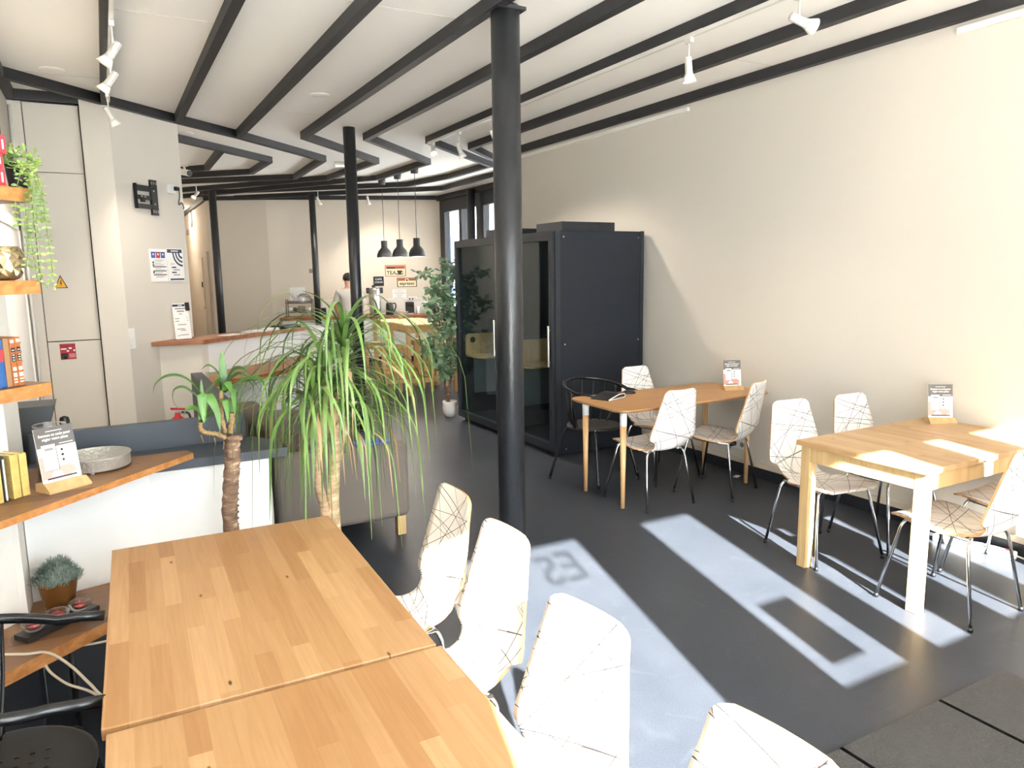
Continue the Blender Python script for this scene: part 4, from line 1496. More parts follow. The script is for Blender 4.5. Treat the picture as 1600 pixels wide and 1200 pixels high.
cb = curve_pts([at(-60, 1026, 2.72), at(0, 1023, 2.735), at(40, 1022, 2.735), at(75, 1020, 2.735), at(110, 1040, 2.66), at(140, 1068, 2.56), at(165, 1090, 2.50), at(215, 1100, 2.46)], 8)
tag(MB().tube(cb, 0.0045, 8).build('extension_cable', 'cord'), 'beige cable lying over the front edge of the low bench', 'cable')
cb = curve_pts([at(230, 985, 3.0), at(165, 1002, 2.92), at(105, 1014, 2.86), at(72, 1038, 2.78), at(100, 1066, 2.70), at(140, 1080, 2.64), at(175, 1100, 2.58), at(215, 1130, 2.50)], 8)
tag(MB().tube(cb, 0.0045, 8).build('extension_cable', 'cord'), 'beige cable hanging in a loop under the low bench', 'cable')

# ------------------------------------------------------------------ cupboard wall and things on the angled wall
cu = thing('cupboard', 'full-height cream cupboard with flush doors in the left corner', 'cupboard', (0, 0, 0))
MB().box(-0.54, -0.03, 7.29, 7.80, 0.0, 3.09).build('carcass', 'wall', cu)
MB().box(-0.548, -0.455, 7.268, 7.29, 0.0, 3.09).build('side_stile', 'wall', cu)
for z0, z1 in ((0.02, 1.155), (1.163, 2.54), (2.545, 3.085)):
    MB().rbox(-0.448, -0.060, 7.266, 7.29, z0, z1, 0.0015).build('door', 'wall', cu)
MB().box(-0.456, -0.052, 7.288, 7.292, 0.0, 3.09).build('door_gap', 'skirt', cu)
tag(MB().tube([(-0.53, 7.25, 0.0), (-0.53, 7.25, 3.05)], 0.012, 8).build('cable_duct', 'whitepaint'), 'thin white vertical duct beside the cream cupboard', 'duct')
Mc = frame((0, 7.266, 0), (1, 0, 0))
wt = MB()
poly_into(wt, [(-0.357, 1.603), (-0.260, 1.603), (-0.3085, 1.714)], Mc, 1, 0.0015)
poly_into(wt, [(-0.347, 1.609), (-0.270, 1.609), (-0.3085, 1.698)], Mc, 0, 0.0020)
poly_into(wt, [(-0.306, 1.672), (-0.318, 1.640), (-0.309, 1.642), (-0.313, 1.616), (-0.299, 1.648), (-0.308, 1.647), (-0.300, 1.668)], Mc, 1, 0.0025)
tag(wt.build('warning_sign', ['yellow', 'ink']), 'yellow triangular electrical warning sign on the cupboard door', 'sign')
nt_ = MB()
nt_.box(-0.366, -0.252, 1.004, 1.137, 0.0, 0.003, 0, Mc)
for (x0, x1, y0, y1, m_) in ((-0.36, -0.318, 1.088, 1.098, 1), (-0.302, -0.280, 1.092, 1.104, 1), (-0.318, -0.302, 1.07, 1.082, 1), (-0.36, -0.31, 1.01, 1.056, 2), (-0.336, -0.322, 1.012, 1.026, 1), (-0.304, -0.258, 1.046, 1.049, 1), (-0.304, -0.258, 1.034, 1.037, 1), (-0.304, -0.258, 1.022, 1.025, 1), (-0.358, -0.26, 1.117, 1.122, 2), (-0.269, -0.257, 1.072, 1.085, 1)):
    rect_into(nt_, x0, x1, y0, y1, Mc, m_, 0.004)
tag(nt_.build('fire_notice', ['notice', 'paper', 'ink']), 'small dark red safety notice on the lower cupboard door', 'notice')
sw = thing('light_switch', 'white double light switch low on the angled cream wall', 'switch')
MB().rbox(0.018, 0.112, 1.065, 1.245, 0.0, 0.011, 0.004, 0, ML).build('plate', 'white', sw)
MB().rbox(0.032, 0.098, 1.165, 1.232, 0.010, 0.016, 0.004, 0, ML).build('rocker', 'whitepaint', sw)
MB().cyl(ML @ Vector((0.065, 1.115, 0.010)), ML @ Vector((0.065, 1.115, 0.022)), 0.026, 0.024, 20).build('dial', 'whitepaint', sw)

br = thing('tv_wall_bracket', 'black folding television bracket on the angled wall, no screen', 'bracket')
b = MB()
b.box(0.44, 0.52, 2.235, 2.545, 0.0, 0.018, 0, ML)
for x in (0.452, 0.478, 0.504):
    for y in (2.265, 2.515):
        b.box(x - 0.002, x + 0.010, y - 0.010, y + 0.014, 0.018, 0.022, 1, ML)
b.build('wall_plate', ['black', 'brushed'], br)
a = MB()
a.box(0.245, 0.46, 2.435, 2.485, 0.018, 0.034, 0, ML)
a.box(0.245, 0.46, 2.285, 2.325, 0.018, 0.034, 0, ML)
a.box(0.26, 0.46, 2.362, 2.400, 0.018, 0.032, 0, ML)
a.box(0.305, 0.345, 2.340, 2.375, 0.018, 0.036, 0, ML)
a.box(0.425, 0.475, 2.285, 2.49, 0.018, 0.036, 0, ML)
a.build('folding_arm', 'black', br)
e = MB()
e.box(0.232, 0.252, 2.280, 2.495, 0.018, 0.042, 0, ML)
e.build('screen_plate', 'blacktube', br)
for x, y in ((0.452, 2.445), (0.455, 2.33), (0.305, 2.388), (0.345, 2.388)):
    MB().cyl(ML @ Vector((x, y, 0.03)), ML @ Vector((x, y, 0.042)), 0.008, n=10).build('bolt', 'brushed', br)
so = thing('wall_socket', 'white wall socket beside the television bracket', 'socket')
MB().rbox(0.66, 0.745, 2.445, 2.53, 0.0, 0.03, 0.005, 0, ML).build('plate', 'white', so)
pl_ = MB().cyl(ML @ Vector((0.725, 2.495, 0.03)), ML @ Vector((0.75, 2.49, 0.07)), 0.02, 0.016, 12)
pl_.tube(curve_pts([ML @ Vector(p) for p in ((0.75, 2.485, 0.06), (0.765, 2.43, 0.05), (0.77, 2.36, 0.03), (0.785, 2.355, 0.03), (0.82, 2.375, 0.02), (0.86, 2.33, 0.01), (0.875, 2.30, -0.05))], 6), 0.005, 6)
tag(pl_.build('black_plug', 'black'), 'black plug and short cable in the socket on the angled wall', 'plug')

def poster(name, label, draw, mats):
    t = MB()
    draw(t)
    return tag(t.build(name, mats), label, 'poster')
def d1(t):
    t.box(0.372, 0.585, 1.642, 1.935, 0.0, 0.002, 0, ML)
    for k, m_ in enumerate((1, 2, 1)):
        rect_into(t, 0.392 + k * 0.060, 0.444 + k * 0.060, 1.855, 1.905, ML, m_, 0.003)
        poly_into(t, arc_pts(0.418 + k * 0.06, 1.888, 0.009, 0, 2 * PI, 8)[:-1], ML, 0, 0.0035)
    rect_into(t, 0.390, 0.566, 1.903, 1.910, ML, 3, 0.0033)
    for z in (1.772, 1.735, 1.700):
        rect_into(t, 0.405, 0.570, z, z + 0.008, ML, 4, 0.003)
    for i, z in enumerate((1.835, 1.825, 1.808, 1.797, 1.785, 1.760, 1.750, 1.722, 1.713, 1.688, 1.68)):
        rect_into(t, 0.430, 0.545 - 0.02 * (i % 3), z, z + 0.003, ML, 5, 0.003)
    for z in (1.812, 1.788, 1.722):
        rect_into(t, 0.402, 0.420, z - 0.006, z + 0.012, ML, 4, 0.003)
poster('info_poster', 'white information sheet with blue and red squares on the angled wall', d1, ['paper', 'blue', 'red', 'navy', 'ink', 'inkgrey'])
def d2_(t):
    t.box(0.592, 0.803, 1.642, 1.945, 0.0, 0.002, 0, ML)
    rect_into(t, 0.595, 0.790, 1.905, 1.938, ML, 1, 0.003)
    for k in range(6):
        rect_into(t, 0.645 + k * 0.016, 0.656 + k * 0.016, 1.916, 1.928, ML, 0, 0.0035)
    for r0, r1 in ((0.128, 0.110), (0.092, 0.074), (0.056, 0.036)):
        o = arc_pts(0.790, 1.906, r0, PI, 1.5 * PI, 12); i_ = arc_pts(0.790, 1.906, r1, PI, 1.5 * PI, 12)
        for q in range(12):
            poly_into(t, [o[q], o[q + 1], i_[q + 1], i_[q]], ML, 1, 0.003)
    text_into(t, 'Wi-Fi', 0.022, 0.655, 1.795, ML, 2, 0.003)
    for z in (1.765, 1.718):
        rect_into(t, 0.640, 0.700, z, z + 0.012, ML, 2, 0.003)
        rect_into(t, 0.655, 0.745, z - 0.02, z - 0.014, ML, 2, 0.003)
    rect_into(t, 0.612, 0.796, 1.652, 1.668, ML, 1, 0.003)
poster('wifi_poster', 'white wireless network poster with navy curved stripes on the angled wall', d2_, ['paper', 'navy', 'ink'])

ex = thing('fire_extinguisher', 'red fire extinguisher just showing above the dark upstand', 'extinguisher', (0.47, 6.9, 0))
MB().lathe([(0.0, 0.0), (0.07, 0.0), (0.075, 0.02), (0.075, 0.40), (0.06, 0.46), (0.025, 0.49), (0.022, 0.52), (0.0, 0.52)], 22).build('cylinder_body', 'extred', ex)
MB().box(-0.12, 0.03, -0.012, 0.012, 0.54, 0.556, M=Matrix.Rotation(0.12, 4, 'Y')).build('lever', 'extred', ex)
MB().tube(curve_pts([(0.02, 0, 0.52), (0.09, -0.02, 0.5), (0.1, -0.03, 0.35), (0.09, -0.03, 0.2)], 6), 0.01, 8).build('hose', 'black', ex)
MB().box(-0.02, 0.03, -0.012, 0.012, 0.50, 0.53).build('valve', 'brushed', ex)

# ------------------------------------------------------------------ reception counter
rc = thing('reception_counter', 'white angled reception counter with red-brown wooden top', 'counter', (0, 0, 0))
MB().prism([(0.335, 7.400), (0.775, 7.367), (1.965, 8.41), (1.75, 8.70), (0.88, 7.95), (0.739, 7.806)], 1.062, 1.10).build('wooden_top', 'barwood', rc)
MB().prism([(0.40, 7.465), (0.76, 7.425), (0.815, 7.46), (0.80, 7.85), (0.738, 7.80)], 0.0, 1.062).build('end_panel', 'wall', rc)
MB().prism([(0.815, 7.455), (1.90, 8.41), (1.72, 8.60), (0.86, 7.86)], 0.0, 1.062).build('front_panel', 'white', rc)
MB().prism([(0.72, 6.72), (1.219, 7.023), (1.72, 7.52), (1.93, 8.36), (1.88, 8.40), (0.82, 7.458)], 0.735, 0.78).build('low_desk', 'barwood', rc)
for x, y in ((1.25, 7.15), (1.7, 7.65)):
    MB().box(x - 0.03, x + 0.03, y - 0.03, y + 0.03, 0, 0.735).build('desk_post', 'white', rc)
sg = thing('price_sign', 'upright white price sheet in a clear holder on the reception counter', 'sign', (0.625, 7.545, 1.10), math.radians(20))
t_ = MB()
Ms = Matrix.Rotation(math.radians(-7), 4, 'X') @ frame((0, 0, 0.004), (1, 0, 0))
t_.box(-0.075, 0.075, 0.0, 0.335, -0.003, 0.0, 0, Ms)
rect_into(t_, -0.07, 0.045, 0.305, 0.326, Ms, 1, 0.001)
rect_into(t_, -0.02, 0.02, 0.312, 0.319, Ms, 0, 0.0015)
for i, (a_, c_) in enumerate(((0.05, 0.280), (0.035, 0.255))):
    rect_into(t_, -a_, a_, c_, c_ + 0.012, Ms, 2, 0.001)
for (x0, x1, z) in ((-0.02, 0.012, 0.232), (-0.06, -0.02, 0.19), (0.05, 0.06, 0.195), (-0.06, -0.025, 0.165), (0.052, 0.062, 0.17), (-0.04, 0.04, 0.132), (-0.055, 0.02, 0.092), (-0.02, 0.03, 0.078), (-0.03, 0.05, 0.035), (-0.055, -0.035, 0.03)):
    rect_into(t_, x0, x1, z, z + 0.007, Ms, 2, 0.001)
t_.build('printed_sheet', ['paper', 'navy', 'inkgrey'], sg)
MB().rbox(-0.08, 0.09, -0.03, 0.05, 0.0, 0.006, 0.002).build('holder_foot', 'glass', sg)
MB().box(0.048, 0.085, 0.262, 0.34, 0.001, 0.012, M=Ms).build('black_card', 'black', sg)
for k, (x, y, a, n_, lab) in enumerate(((1.08, 7.80, 0.7, 1, 'flat glossy leaflets on the reception counter beside the price sheet'), (1.33, 8.02, 0.5, 3, 'fanned stack of white leaflets on the reception counter'), (1.50, 8.16, 0.8, 4, 'thicker white paper stack on the reception counter'))):
    m_ = MB()
    for i in range(n_):
        m_.box(-0.11, 0.11, -0.075, 0.075, i * 0.006, i * 0.006 + 0.005, 0, Matrix.Translation((0.012 * i, 0, 0)) @ Matrix.Rotation(0.12 * i, 4, 'Z'))
    tag(m_.build('leaflet_stack', 'paper', loc=(x, y, 1.10), rot=(0, 0, a)), lab, 'leaflets', 'leaflets on the reception counter')
kb = MB().rbox(-0.16, 0.16, -0.09, 0.09, 0.0, 0.035, 0.014)
tag(kb.build('black_case', 'black', loc=(1.75, 8.42, 1.10), rot=(0, 0, 0.72)), 'black flat case at the far end of the reception counter', 'case')
wd = thing('drawer_unit', 'white drawer unit standing beyond the reception counter end', 'drawers', (2.16, 9.0, 0), math.radians(41))
MB().box(-0.2, 0.25, -0.2, 0.2, 0, 1.06).build('cabinet_body', 'white', wd)
for z in (0.30, 0.60, 0.90):
    MB().box(-0.19, 0.24, -0.215, -0.2, z - 0.13, z + 0.13).build('drawer', 'whitepaint', wd)

# ------------------------------------------------------------------ sofa
sf = thing('sofa', 'grey-brown fabric sofa seen from its arm end, pale wooden legs', 'sofa', (0, 0, 0))
MB().rbox(0.79, 1.63, 4.36, 4.50, 0.125, 0.625, 0.045, seg=4).build('arm', 'sofa', sf)
MB().rbox(0.79, 1.63, 5.86, 6.0, 0.125, 0.625, 0.045, seg=4).build('arm', 'sofa', sf)
MB().rbox(0.79, 0.97, 4.50, 5.86, 0.125, 0.74, 0.05, seg=4).build('backrest', 'sofain', sf)
MB().rbox(0.86, 1.60, 4.50, 5.86, 0.125, 0.30, 0.02).build('base', 'sofa', sf)
for y0 in (4.505, 5.185):
    MB().rbox(0.96, 1.63, y0, y0 + 0.67, 0.30, 0.44, 0.04, seg=3).build('seat_cushion', 'sofain', sf)
for x in (0.83, 1.545):
    for y in (4.39, 5.91):
        MB().rbox(x, x + 0.058, y, y + 0.055, 0, 0.128, 0.004).build('leg', 'tableleg', sf)
bf = MB().rbox(-0.11, 0.11, -0.06, 0.06, 0, 0.010, 0.003)
tag(bf.build('blue_folder', 'blue', loc=(1.40, 4.43, 0.625), rot=(0, 0, 0.05)), 'thin blue folder lying on the sofa arm', 'folder')
# ------------------------------------------------------------------ plants
def arch_leaf(mb, base, az, el0, droop, L, w, n=10, m=0, wob=0.0, fold=0.2, rnd=random):
    P = [Vector(base)]
    W_ = []
    el = el0; a = az
    for i in range(n):
        st = L / n
        d = Vector((math.cos(a) * math.cos(el), math.sin(a) * math.cos(el), math.sin(el)))
        P.append(P[-1] + d * st)
        el = max(-1.50, el - droop / n * (1.0 + 0.8 * i / n))
        a += wob / n
    for i in range(n + 1):
        f = i / n
        W_.append(w * (0.55 + 0.45 * min(1, f * 6)) * (1 - f ** 2.2) + 0.0006)
    mb.strip(P, W_, (-math.sin(az), math.cos(az), 0), m, fold)

dr_ = thing('dracaena_plant', 'tall ponytail-leaved plant with drooping strap leaves before the sofa', 'plant', (0.84, 3.22, 0))
base = Vector((0.84, 3.22, 0))
def rel(u, v, y): return at(u, v, y) - base
MB().lathe([(0.0, 0.0), (0.12, 0.0), (0.15, 0.26), (0.16, 0.28), (0.15, 0.28), (0.14, 0.25), (0.0, 0.25)], 26).build('pot', 'potblack', dr_)
MB().lathe([(0.0, 0.262), (0.138, 0.250)], 22).build('soil', 'soil', dr_)
tk = MB()
tk.tube(curve_pts([(0.0, 0, 0.25), rel(520, 800, 3.22), rel(522, 740, 3.22), rel(526, 660, 3.21), rel(534, 590, 3.2), rel(537, 540, 3.2), rel(536, 525, 3.2)], 6), [0.036 - 0.021 * min(1, i / 26) for i in range(37)], 10)
tk.tube(curve_pts([(-0.02, -0.01, 0.25), rel(508, 800, 3.2), rel(497, 750, 3.18), rel(500, 690, 3.16), rel(508, 630, 3.15), rel(508, 580, 3.15)], 6), [0.024 - 0.009 * min(1, i / 28) for i in range(31)], 10)
tk.tube(curve_pts([rel(500, 700, 3.16), rel(492, 650, 3.14), rel(490, 610, 3.12)], 5), [0.016] * 11, 8)
tk.tube(curve_pts([rel(526, 660, 3.21), rel(520, 625, 3.19), rel(519, 605, 3.19)], 5), [0.014] * 11, 8)
tk.tube(curve_pts([rel(522, 740, 3.22), rel(535, 690, 3.25), rel(545, 640, 3.27)], 5), [0.014] * 11, 8)
tk.build('trunk', 'trunk', dr_)
rnd = random.Random(3)
for k, (u, v, y, cnt, Lm) in enumerate(((536, 540, 3.20, 60, 0.80), (508, 588, 3.15, 48, 0.72), (490, 618, 3.12, 38, 0.66), (519, 612, 3.19, 16, 0.5), (545, 648, 3.27, 32, 0.56))):
    c = rel(u, v, y)
    fl = MB()
    for i in range(cnt):
        f = i / cnt
        az = i * 2.39996 + rnd.uniform(-0.3, 0.3)
        el = 1.42 - 1.15 * f + rnd.uniform(-0.15, 0.15)
        L = Lm * rnd.uniform(0.65, 1.12) * (0.75 + 0.5 * min(f * 2, 1) * 0.6)
        mi_ = 1 if (f > 0.9 and rnd.random() < 0.3) else 0
        arch_leaf(fl, c + Vector((0, 0, rnd.uniform(-0.05, 0.03) - 0.05 * f)), az, el, rnd.uniform(1.9, 3.1), L, rnd.uniform(0.006, 0.0108), 14, mi_, rnd.uniform(-0.9, 0.9), rnd=rnd)
    for i in range(10):
        az = rnd.uniform(0, 2 * PI)
        arch_leaf(fl, c + Vector((0, 0, -0.04)), az, rnd.uniform(0.2, 0.9), rnd.uniform(3.0, 3.8), Lm * rnd.uniform(1.1, 1.45), 0.0035, 14, 0, rnd.uniform(-1.2, 1.2), rnd=rnd)
    for i in range(6):
        az = rnd.uniform(0, 2 * PI)
        arch_leaf(fl, c + Vector((0, 0, -0.06)), az, rnd.uniform(-0.8, 0.1), 1.8, rnd.uniform(0.2, 0.4), 0.006, 8, 1, rnd.uniform(-1.5, 1.5), rnd=rnd)
    fl.build('leaf_crown', ['leafdrac', 'leafdry'], dr_)

yu = thing('yucca_plant', 'cane plant with thick cut trunk and three young shoots by white counter', 'plant', (0.40, 3.08, 0))
base = Vector((0.40, 3.08, 0))
MB().lathe([(0.0, 0.0), (0.11, 0.0), (0.14, 0.24), (0.15, 0.25), (0.14, 0.25), (0.13, 0.22), (0.0, 0.22)], 26).build('pot', 'potblack', yu)
MB().lathe([(0.0, 0.235), (0.13, 0.22)], 22).build('soil', 'soil', yu)
ty = MB()
ty.tube(curve_pts([(0.0, 0, 0.2), rel(361, 825, 3.08), rel(360, 770, 3.08), rel(363, 720, 3.08), rel(363, 690, 3.08), rel(364, 682, 3.08)], 8),
        [0.030 + 0.0022 * math.sin(i * 1.9) for i in range(38)] + [0.034, 0.036, 0.036], 14)
for i in range(14):   # leaf-scar rings
    v = 820 - i * 9.6
    c = rel(361 + (2 if v < 740 else 0), v, 3.08)
    ty.lathe([(0.030, -0.002), (0.0322, 0.0), (0.030, 0.001)], 14, c=c, M=None)
c = rel(364, 680, 3.08)
ty.lathe([(0.036, -0.02), (0.038, 0.0), (0.0, 0.002)], 14, c=c)
ty.build('trunk', 'trunky', yu)
sh = MB()
sh.tube(curve_pts([rel(352, 684, 3.06), rel(338, 678, 3.05), rel(322, 676, 3.04), rel(314, 671, 3.03), rel(313, 660, 3.03)], 5), [0.009 + 0.0018 * math.sin(i * 2.3) for i in range(21)], 8)
sh.tube(curve_pts([rel(352, 676, 3.06), rel(347, 655, 3.06), rel(345, 630, 3.05), rel(346, 610, 3.05)], 5), [0.0085 + 0.0018 * math.sin(i * 2.1) for i in range(16)], 8)
sh.tube(curve_pts([rel(360, 676, 3.06), rel(362, 660, 3.05), rel(361, 645, 3.05)], 5), [0.012 + 0.002 * math.sin(i * 2.1) for i in range(11)], 8)
for (u, v) in ((314, 680), (335, 684), (350, 690), (342, 674), (366, 662)):
    p = rel(u, v, 3.04)
    sh.tube([p, p + Vector((rnd.uniform(-0.01, 0.01), -0.005, -0.03))], [0.003, 0.001], 5)
sh.build('shoot_stem', 'shoot', yu)
lf = MB()
def px_leaf(pts, y0, y1, w, side=(0, 1, 0.2)):
    P = [rel(u, v, y0 + (y1 - y0) * i / (len(pts) - 1)) for i, (u, v) in enumerate(pts)]
    P = curve_pts(P, 5)
    n_ = len(P) - 1
    d = P[n_ // 2] - P[0]
    W_ = [w * (0.5 + 0.5 * min(1, 4 * i / n_)) * (1 - (i / n_) ** 3) + 0.0005 for i in range(n_ + 1)]
    lf.strip(P, W_, side, 0, 0.3)
cx = lambda L: [(230 + a * 0.20625, 470 + b * 0.20625) for a, b in L]
px_leaf(cx([(415, 930), (400, 720), (330, 620), (230, 568), (130, 580), (60, 640), (45, 715)]), 3.03, 2.98, 0.012, (0, 1, 0.4))
px_leaf(cx([(415, 930), (395, 760), (330, 690), (265, 655), (205, 680), (200, 760), (245, 830)]), 3.03, 3.10, 0.011, (0, 1, 0.4))
px_leaf(cx([(412, 930), (418, 900), (425, 820), (412, 700), (408, 590)]), 3.03, 3.06, 0.013, (1, 0.2, 0))
px_leaf(cx([(410, 920), (400, 850), (350, 815), (300, 830), (272, 880)]), 3.03, 2.98, 0.014, (0.3, 1, 0.5))
px_leaf(cx([(412, 900), (418, 720), (420, 715), (420, 800), (430, 925)]), 3.02, 2.97, 0.022, (1, 0.1, 0))
px_leaf(cx([(415, 900), (440, 720), (480, 740), (530, 840), (552, 985)]), 3.03, 2.95, 0.020, (1, 0.1, 0.3))
px_leaf(cx([(412, 900), (425, 740), (470, 660), (540, 640)]), 3.03, 3.10, 0.012, (0, 1, 0.4))
px_leaf(cx([(415, 905), (450, 860), (490, 830), (520, 815)]), 3.03, 3.08, 0.010, (0, 1, 0.4))
px_leaf(cx([(572, 690), (575, 600), (567, 480), (560, 378)]), 3.05, 3.08, 0.018, (1, 0.15, 0))
px_leaf(cx([(570, 680), (555, 600), (520, 530), (462, 490), (412, 520)]), 3.05, 3.10, 0.012, (0, 1, 0.4))
px_leaf(cx([(570, 690), (550, 610), (500, 560), (440, 545)]), 3.05, 3.0, 0.010, (0, 1, 0.4))
px_leaf(cx([(580, 690), (600, 590), (650, 510), (730, 505), (790, 570), (860, 690)]), 3.05, 3.0, 0.015, (0, 1, 0.4))
px_leaf(cx([(580, 690), (610, 600), (690, 540), (760, 570), (830, 640)]), 3.05, 3.12, 0.013, (0, 1, 0.4))
px_leaf(cx([(585, 690), (640, 640), (760, 575), (860, 585), (905, 690), (918, 900)]), 3.05, 2.95, 0.016, (0.3, 1, 0.4))
px_leaf(cx([(590, 680), (640, 660), (655, 720), (663, 800), (666, 870)]), 3.05, 2.98, 0.011, (1, 0.3, 0.2))
px_leaf(cx([(580, 680), (600, 610), (620, 640), (640, 700)]), 3.03, 2.94, 0.016, (1, 0.3, 0.2))
px_leaf(cx([(575, 690), (560, 640), (545, 610), (500, 640), (470, 700)]), 3.05, 3.0, 0.012, (0.2, 1, 0.4))
px_leaf(cx([(633, 860), (620, 760), (590, 750), (605, 830), (612, 920)]), 3.05, 2.98, 0.014, (1, 0.2, 0.2))
px_leaf(cx([(633, 860), (650, 760), (660, 700), (650, 640)]), 3.05, 3.08, 0.010, (1, 0.2, 0.2))
px_leaf(cx([(633, 860), (700, 640), (760, 600), (800, 640), (830, 740)]), 3.05, 3.14, 0.010, (0.2, 1, 0.2))
lf.build('leaves', 'leafyucca', yu)

fc = thing('ficus_tree', 'slender artificial ficus in a white pot beside the dark booths', 'plant', (3.465, 7.86, 0))
base = Vector((3.465, 7.86, 0))
MB().lathe([(0.0, 0.0), (0.05, 0.0), (0.078, 0.05), (0.088, 0.11), (0.082, 0.16), (0.085, 0.19), (0.078, 0.18), (0.0, 0.155)], 22).build('white_pot', 'potwhite', fc)
tk = MB()
rnd = random.Random(17)
tips = []
for i in range(9):
    a = rnd.uniform(0, 2 * PI)
    p = [Vector((0.03 * math.cos(a), 0.03 * math.sin(a), 0.15))]
    for k in range(1, 7):
        a += rnd.uniform(0.6, 1.2)
        r = 0.045 + 0.012 * k * (k > 3)
        p.append(Vector((-0.02 * k / 3 + r * math.cos(a), r * math.sin(a), 0.15 + k * rnd.uniform(0.17, 0.24))))
    tk.tube(curve_pts(p, 4), [0.011 - 0.006 * j / 24 for j in range(25)], 6)
    tips += p[3:]
tk.build('twisted_stems', 'trunky', fc)
fo = MB()
def ovate(mb, p, d, nrm, L):
    d = d.normalized(); s_ = d.cross(nrm).normalized(); up = s_.cross(d)
    b = len(mb.v)
    for f, w in ((0, 0.05), (0.22, 0.7), (0.5, 1.0), (0.78, 0.72), (1.0, 0.05)):
        c = p + d * (L * f) - up * (0.12 * L * f * f)
        mb.v.append(tuple(c - s_ * (0.33 * L * w))); mb.v.append(tuple(c - up * (0.03 * L))); mb.v.append(tuple(c + s_ * (0.33 * L * w)))
    for i in range(4):
        for j in (0, 1):
            a_ = b + 3 * i + j
            mb.face((a_, a_ + 1, a_ + 4, a_ + 3), 0, True)
brs = [((700, 480), (690, 450), (668, 428), (652, 428)), ((702, 470), (703, 440), (700, 418), (698, 408)), ((700, 500), (685, 480), (672, 470), (668, 482)), ((704, 520), (690, 515), (680, 500), (674, 492)),
       ((702, 540), (688, 548), (672, 552), (662, 534)), ((706, 540), (716, 530), (722, 515), (715, 505)), ((704, 490), (712, 470), (720, 455), (726, 440)), ((702, 480), (696, 462), (680, 445), (690, 425)),
       ((703, 560), (690, 570), (684, 566), (676, 548)), ((704, 545), (712, 560), (718, 545), (722, 540)), ((703, 450), (712, 430), (712, 415), (716, 410)), ((700, 500), (694, 520), (682, 535), (676, 530)),
       ((702, 560), (708, 575), (700, 585), (694, 580)), ((702, 520), (708, 500), (700, 490), (696, 470)), ((702, 500), (712, 490), (716, 480), (706, 462)), ((700, 470), (690, 466), (682, 458), (674, 448)), ((702, 545), (694, 555), (698, 570), (690, 590))]
bt_ = MB()
for i, s in enumerate(brs):
    y = 7.78 + 0.16 * math.sin(i * 2.1)
    P = [at(u, v, 7.80 + (y - 7.80) * (k / 3)) - base for k, (u, v) in enumerate(s)]
    C_ = curve_pts(P, 6)
    bt_.tube(C_, [0.005 - 0.003 * j / len(C_) for j in range(len(C_))], 5)
    for j in range(2, len(C_)):
        for q in range(4):
            d = Vector((rnd.uniform(-1, 1), rnd.uniform(-1, 0.6), rnd.uniform(-0.8, 0.7)))
            ovate(fo, C_[j] + d * 0.035, d, Vector((rnd.uniform(-0.5, 0.5), -0.6, 0.8)), rnd.uniform(0.05, 0.08))
bt_.build('branches', 'stem', fc)
fo.build('foliage', 'leafficus', fc)

# ------------------------------------------------------------------ high tables and stools
def bar_table(x, y, label):
    t = thing('bar_table', label, 'table', (x, y, 0), 0, 'pale pine bar tables')
    H_, a, b = 0.985, 0.375, 0.365
    MB().rbox(-a, a, -b, b, H_ - 0.025, H_, 0.003).build('tabletop', 'pinetop', t)
    p = MB()
    for s in (-1, 1):
        p.box(-a + 0.06, a - 0.06, s * (b - 0.03) - 0.011, s * (b - 0.03) + 0.011, H_ - 0.115, H_ - 0.025)
        p.box(s * (a - 0.03) - 0.011, s * (a - 0.03) + 0.011, -b + 0.06, b - 0.06, H_ - 0.115, H_ - 0.025)
    p.build('apron', 'stool', t)
    for sx in (-1, 1):
        for sy in (-1, 1):
            MB().rbox(sx * (a - 0.03) - 0.026, sx * (a - 0.03) + 0.026, sy * (b - 0.03) - 0.026, sy * (b - 0.03) + 0.026, 0, H_ - 0.025, 0.004).build('leg', 'stool', t)
    for s in (-1, 1):
        MB().box(-a + 0.05, a - 0.05, s * (b - 0.03) - 0.012, s * (b - 0.03) + 0.012, 0.17, 0.235).build('stretcher', 'stool', t)
    MB().box(-0.012, 0.012, -b + 0.04, b - 0.04, 0.18, 0.23).build('stretcher', 'stool', t)
    return t
bar_table(3.945, 9.84, 'pale pine bar table nearer us, front legs facing the aisle')
bar_table(3.945, 10.58, 'pale pine bar table behind the first, holding the clear bowl')
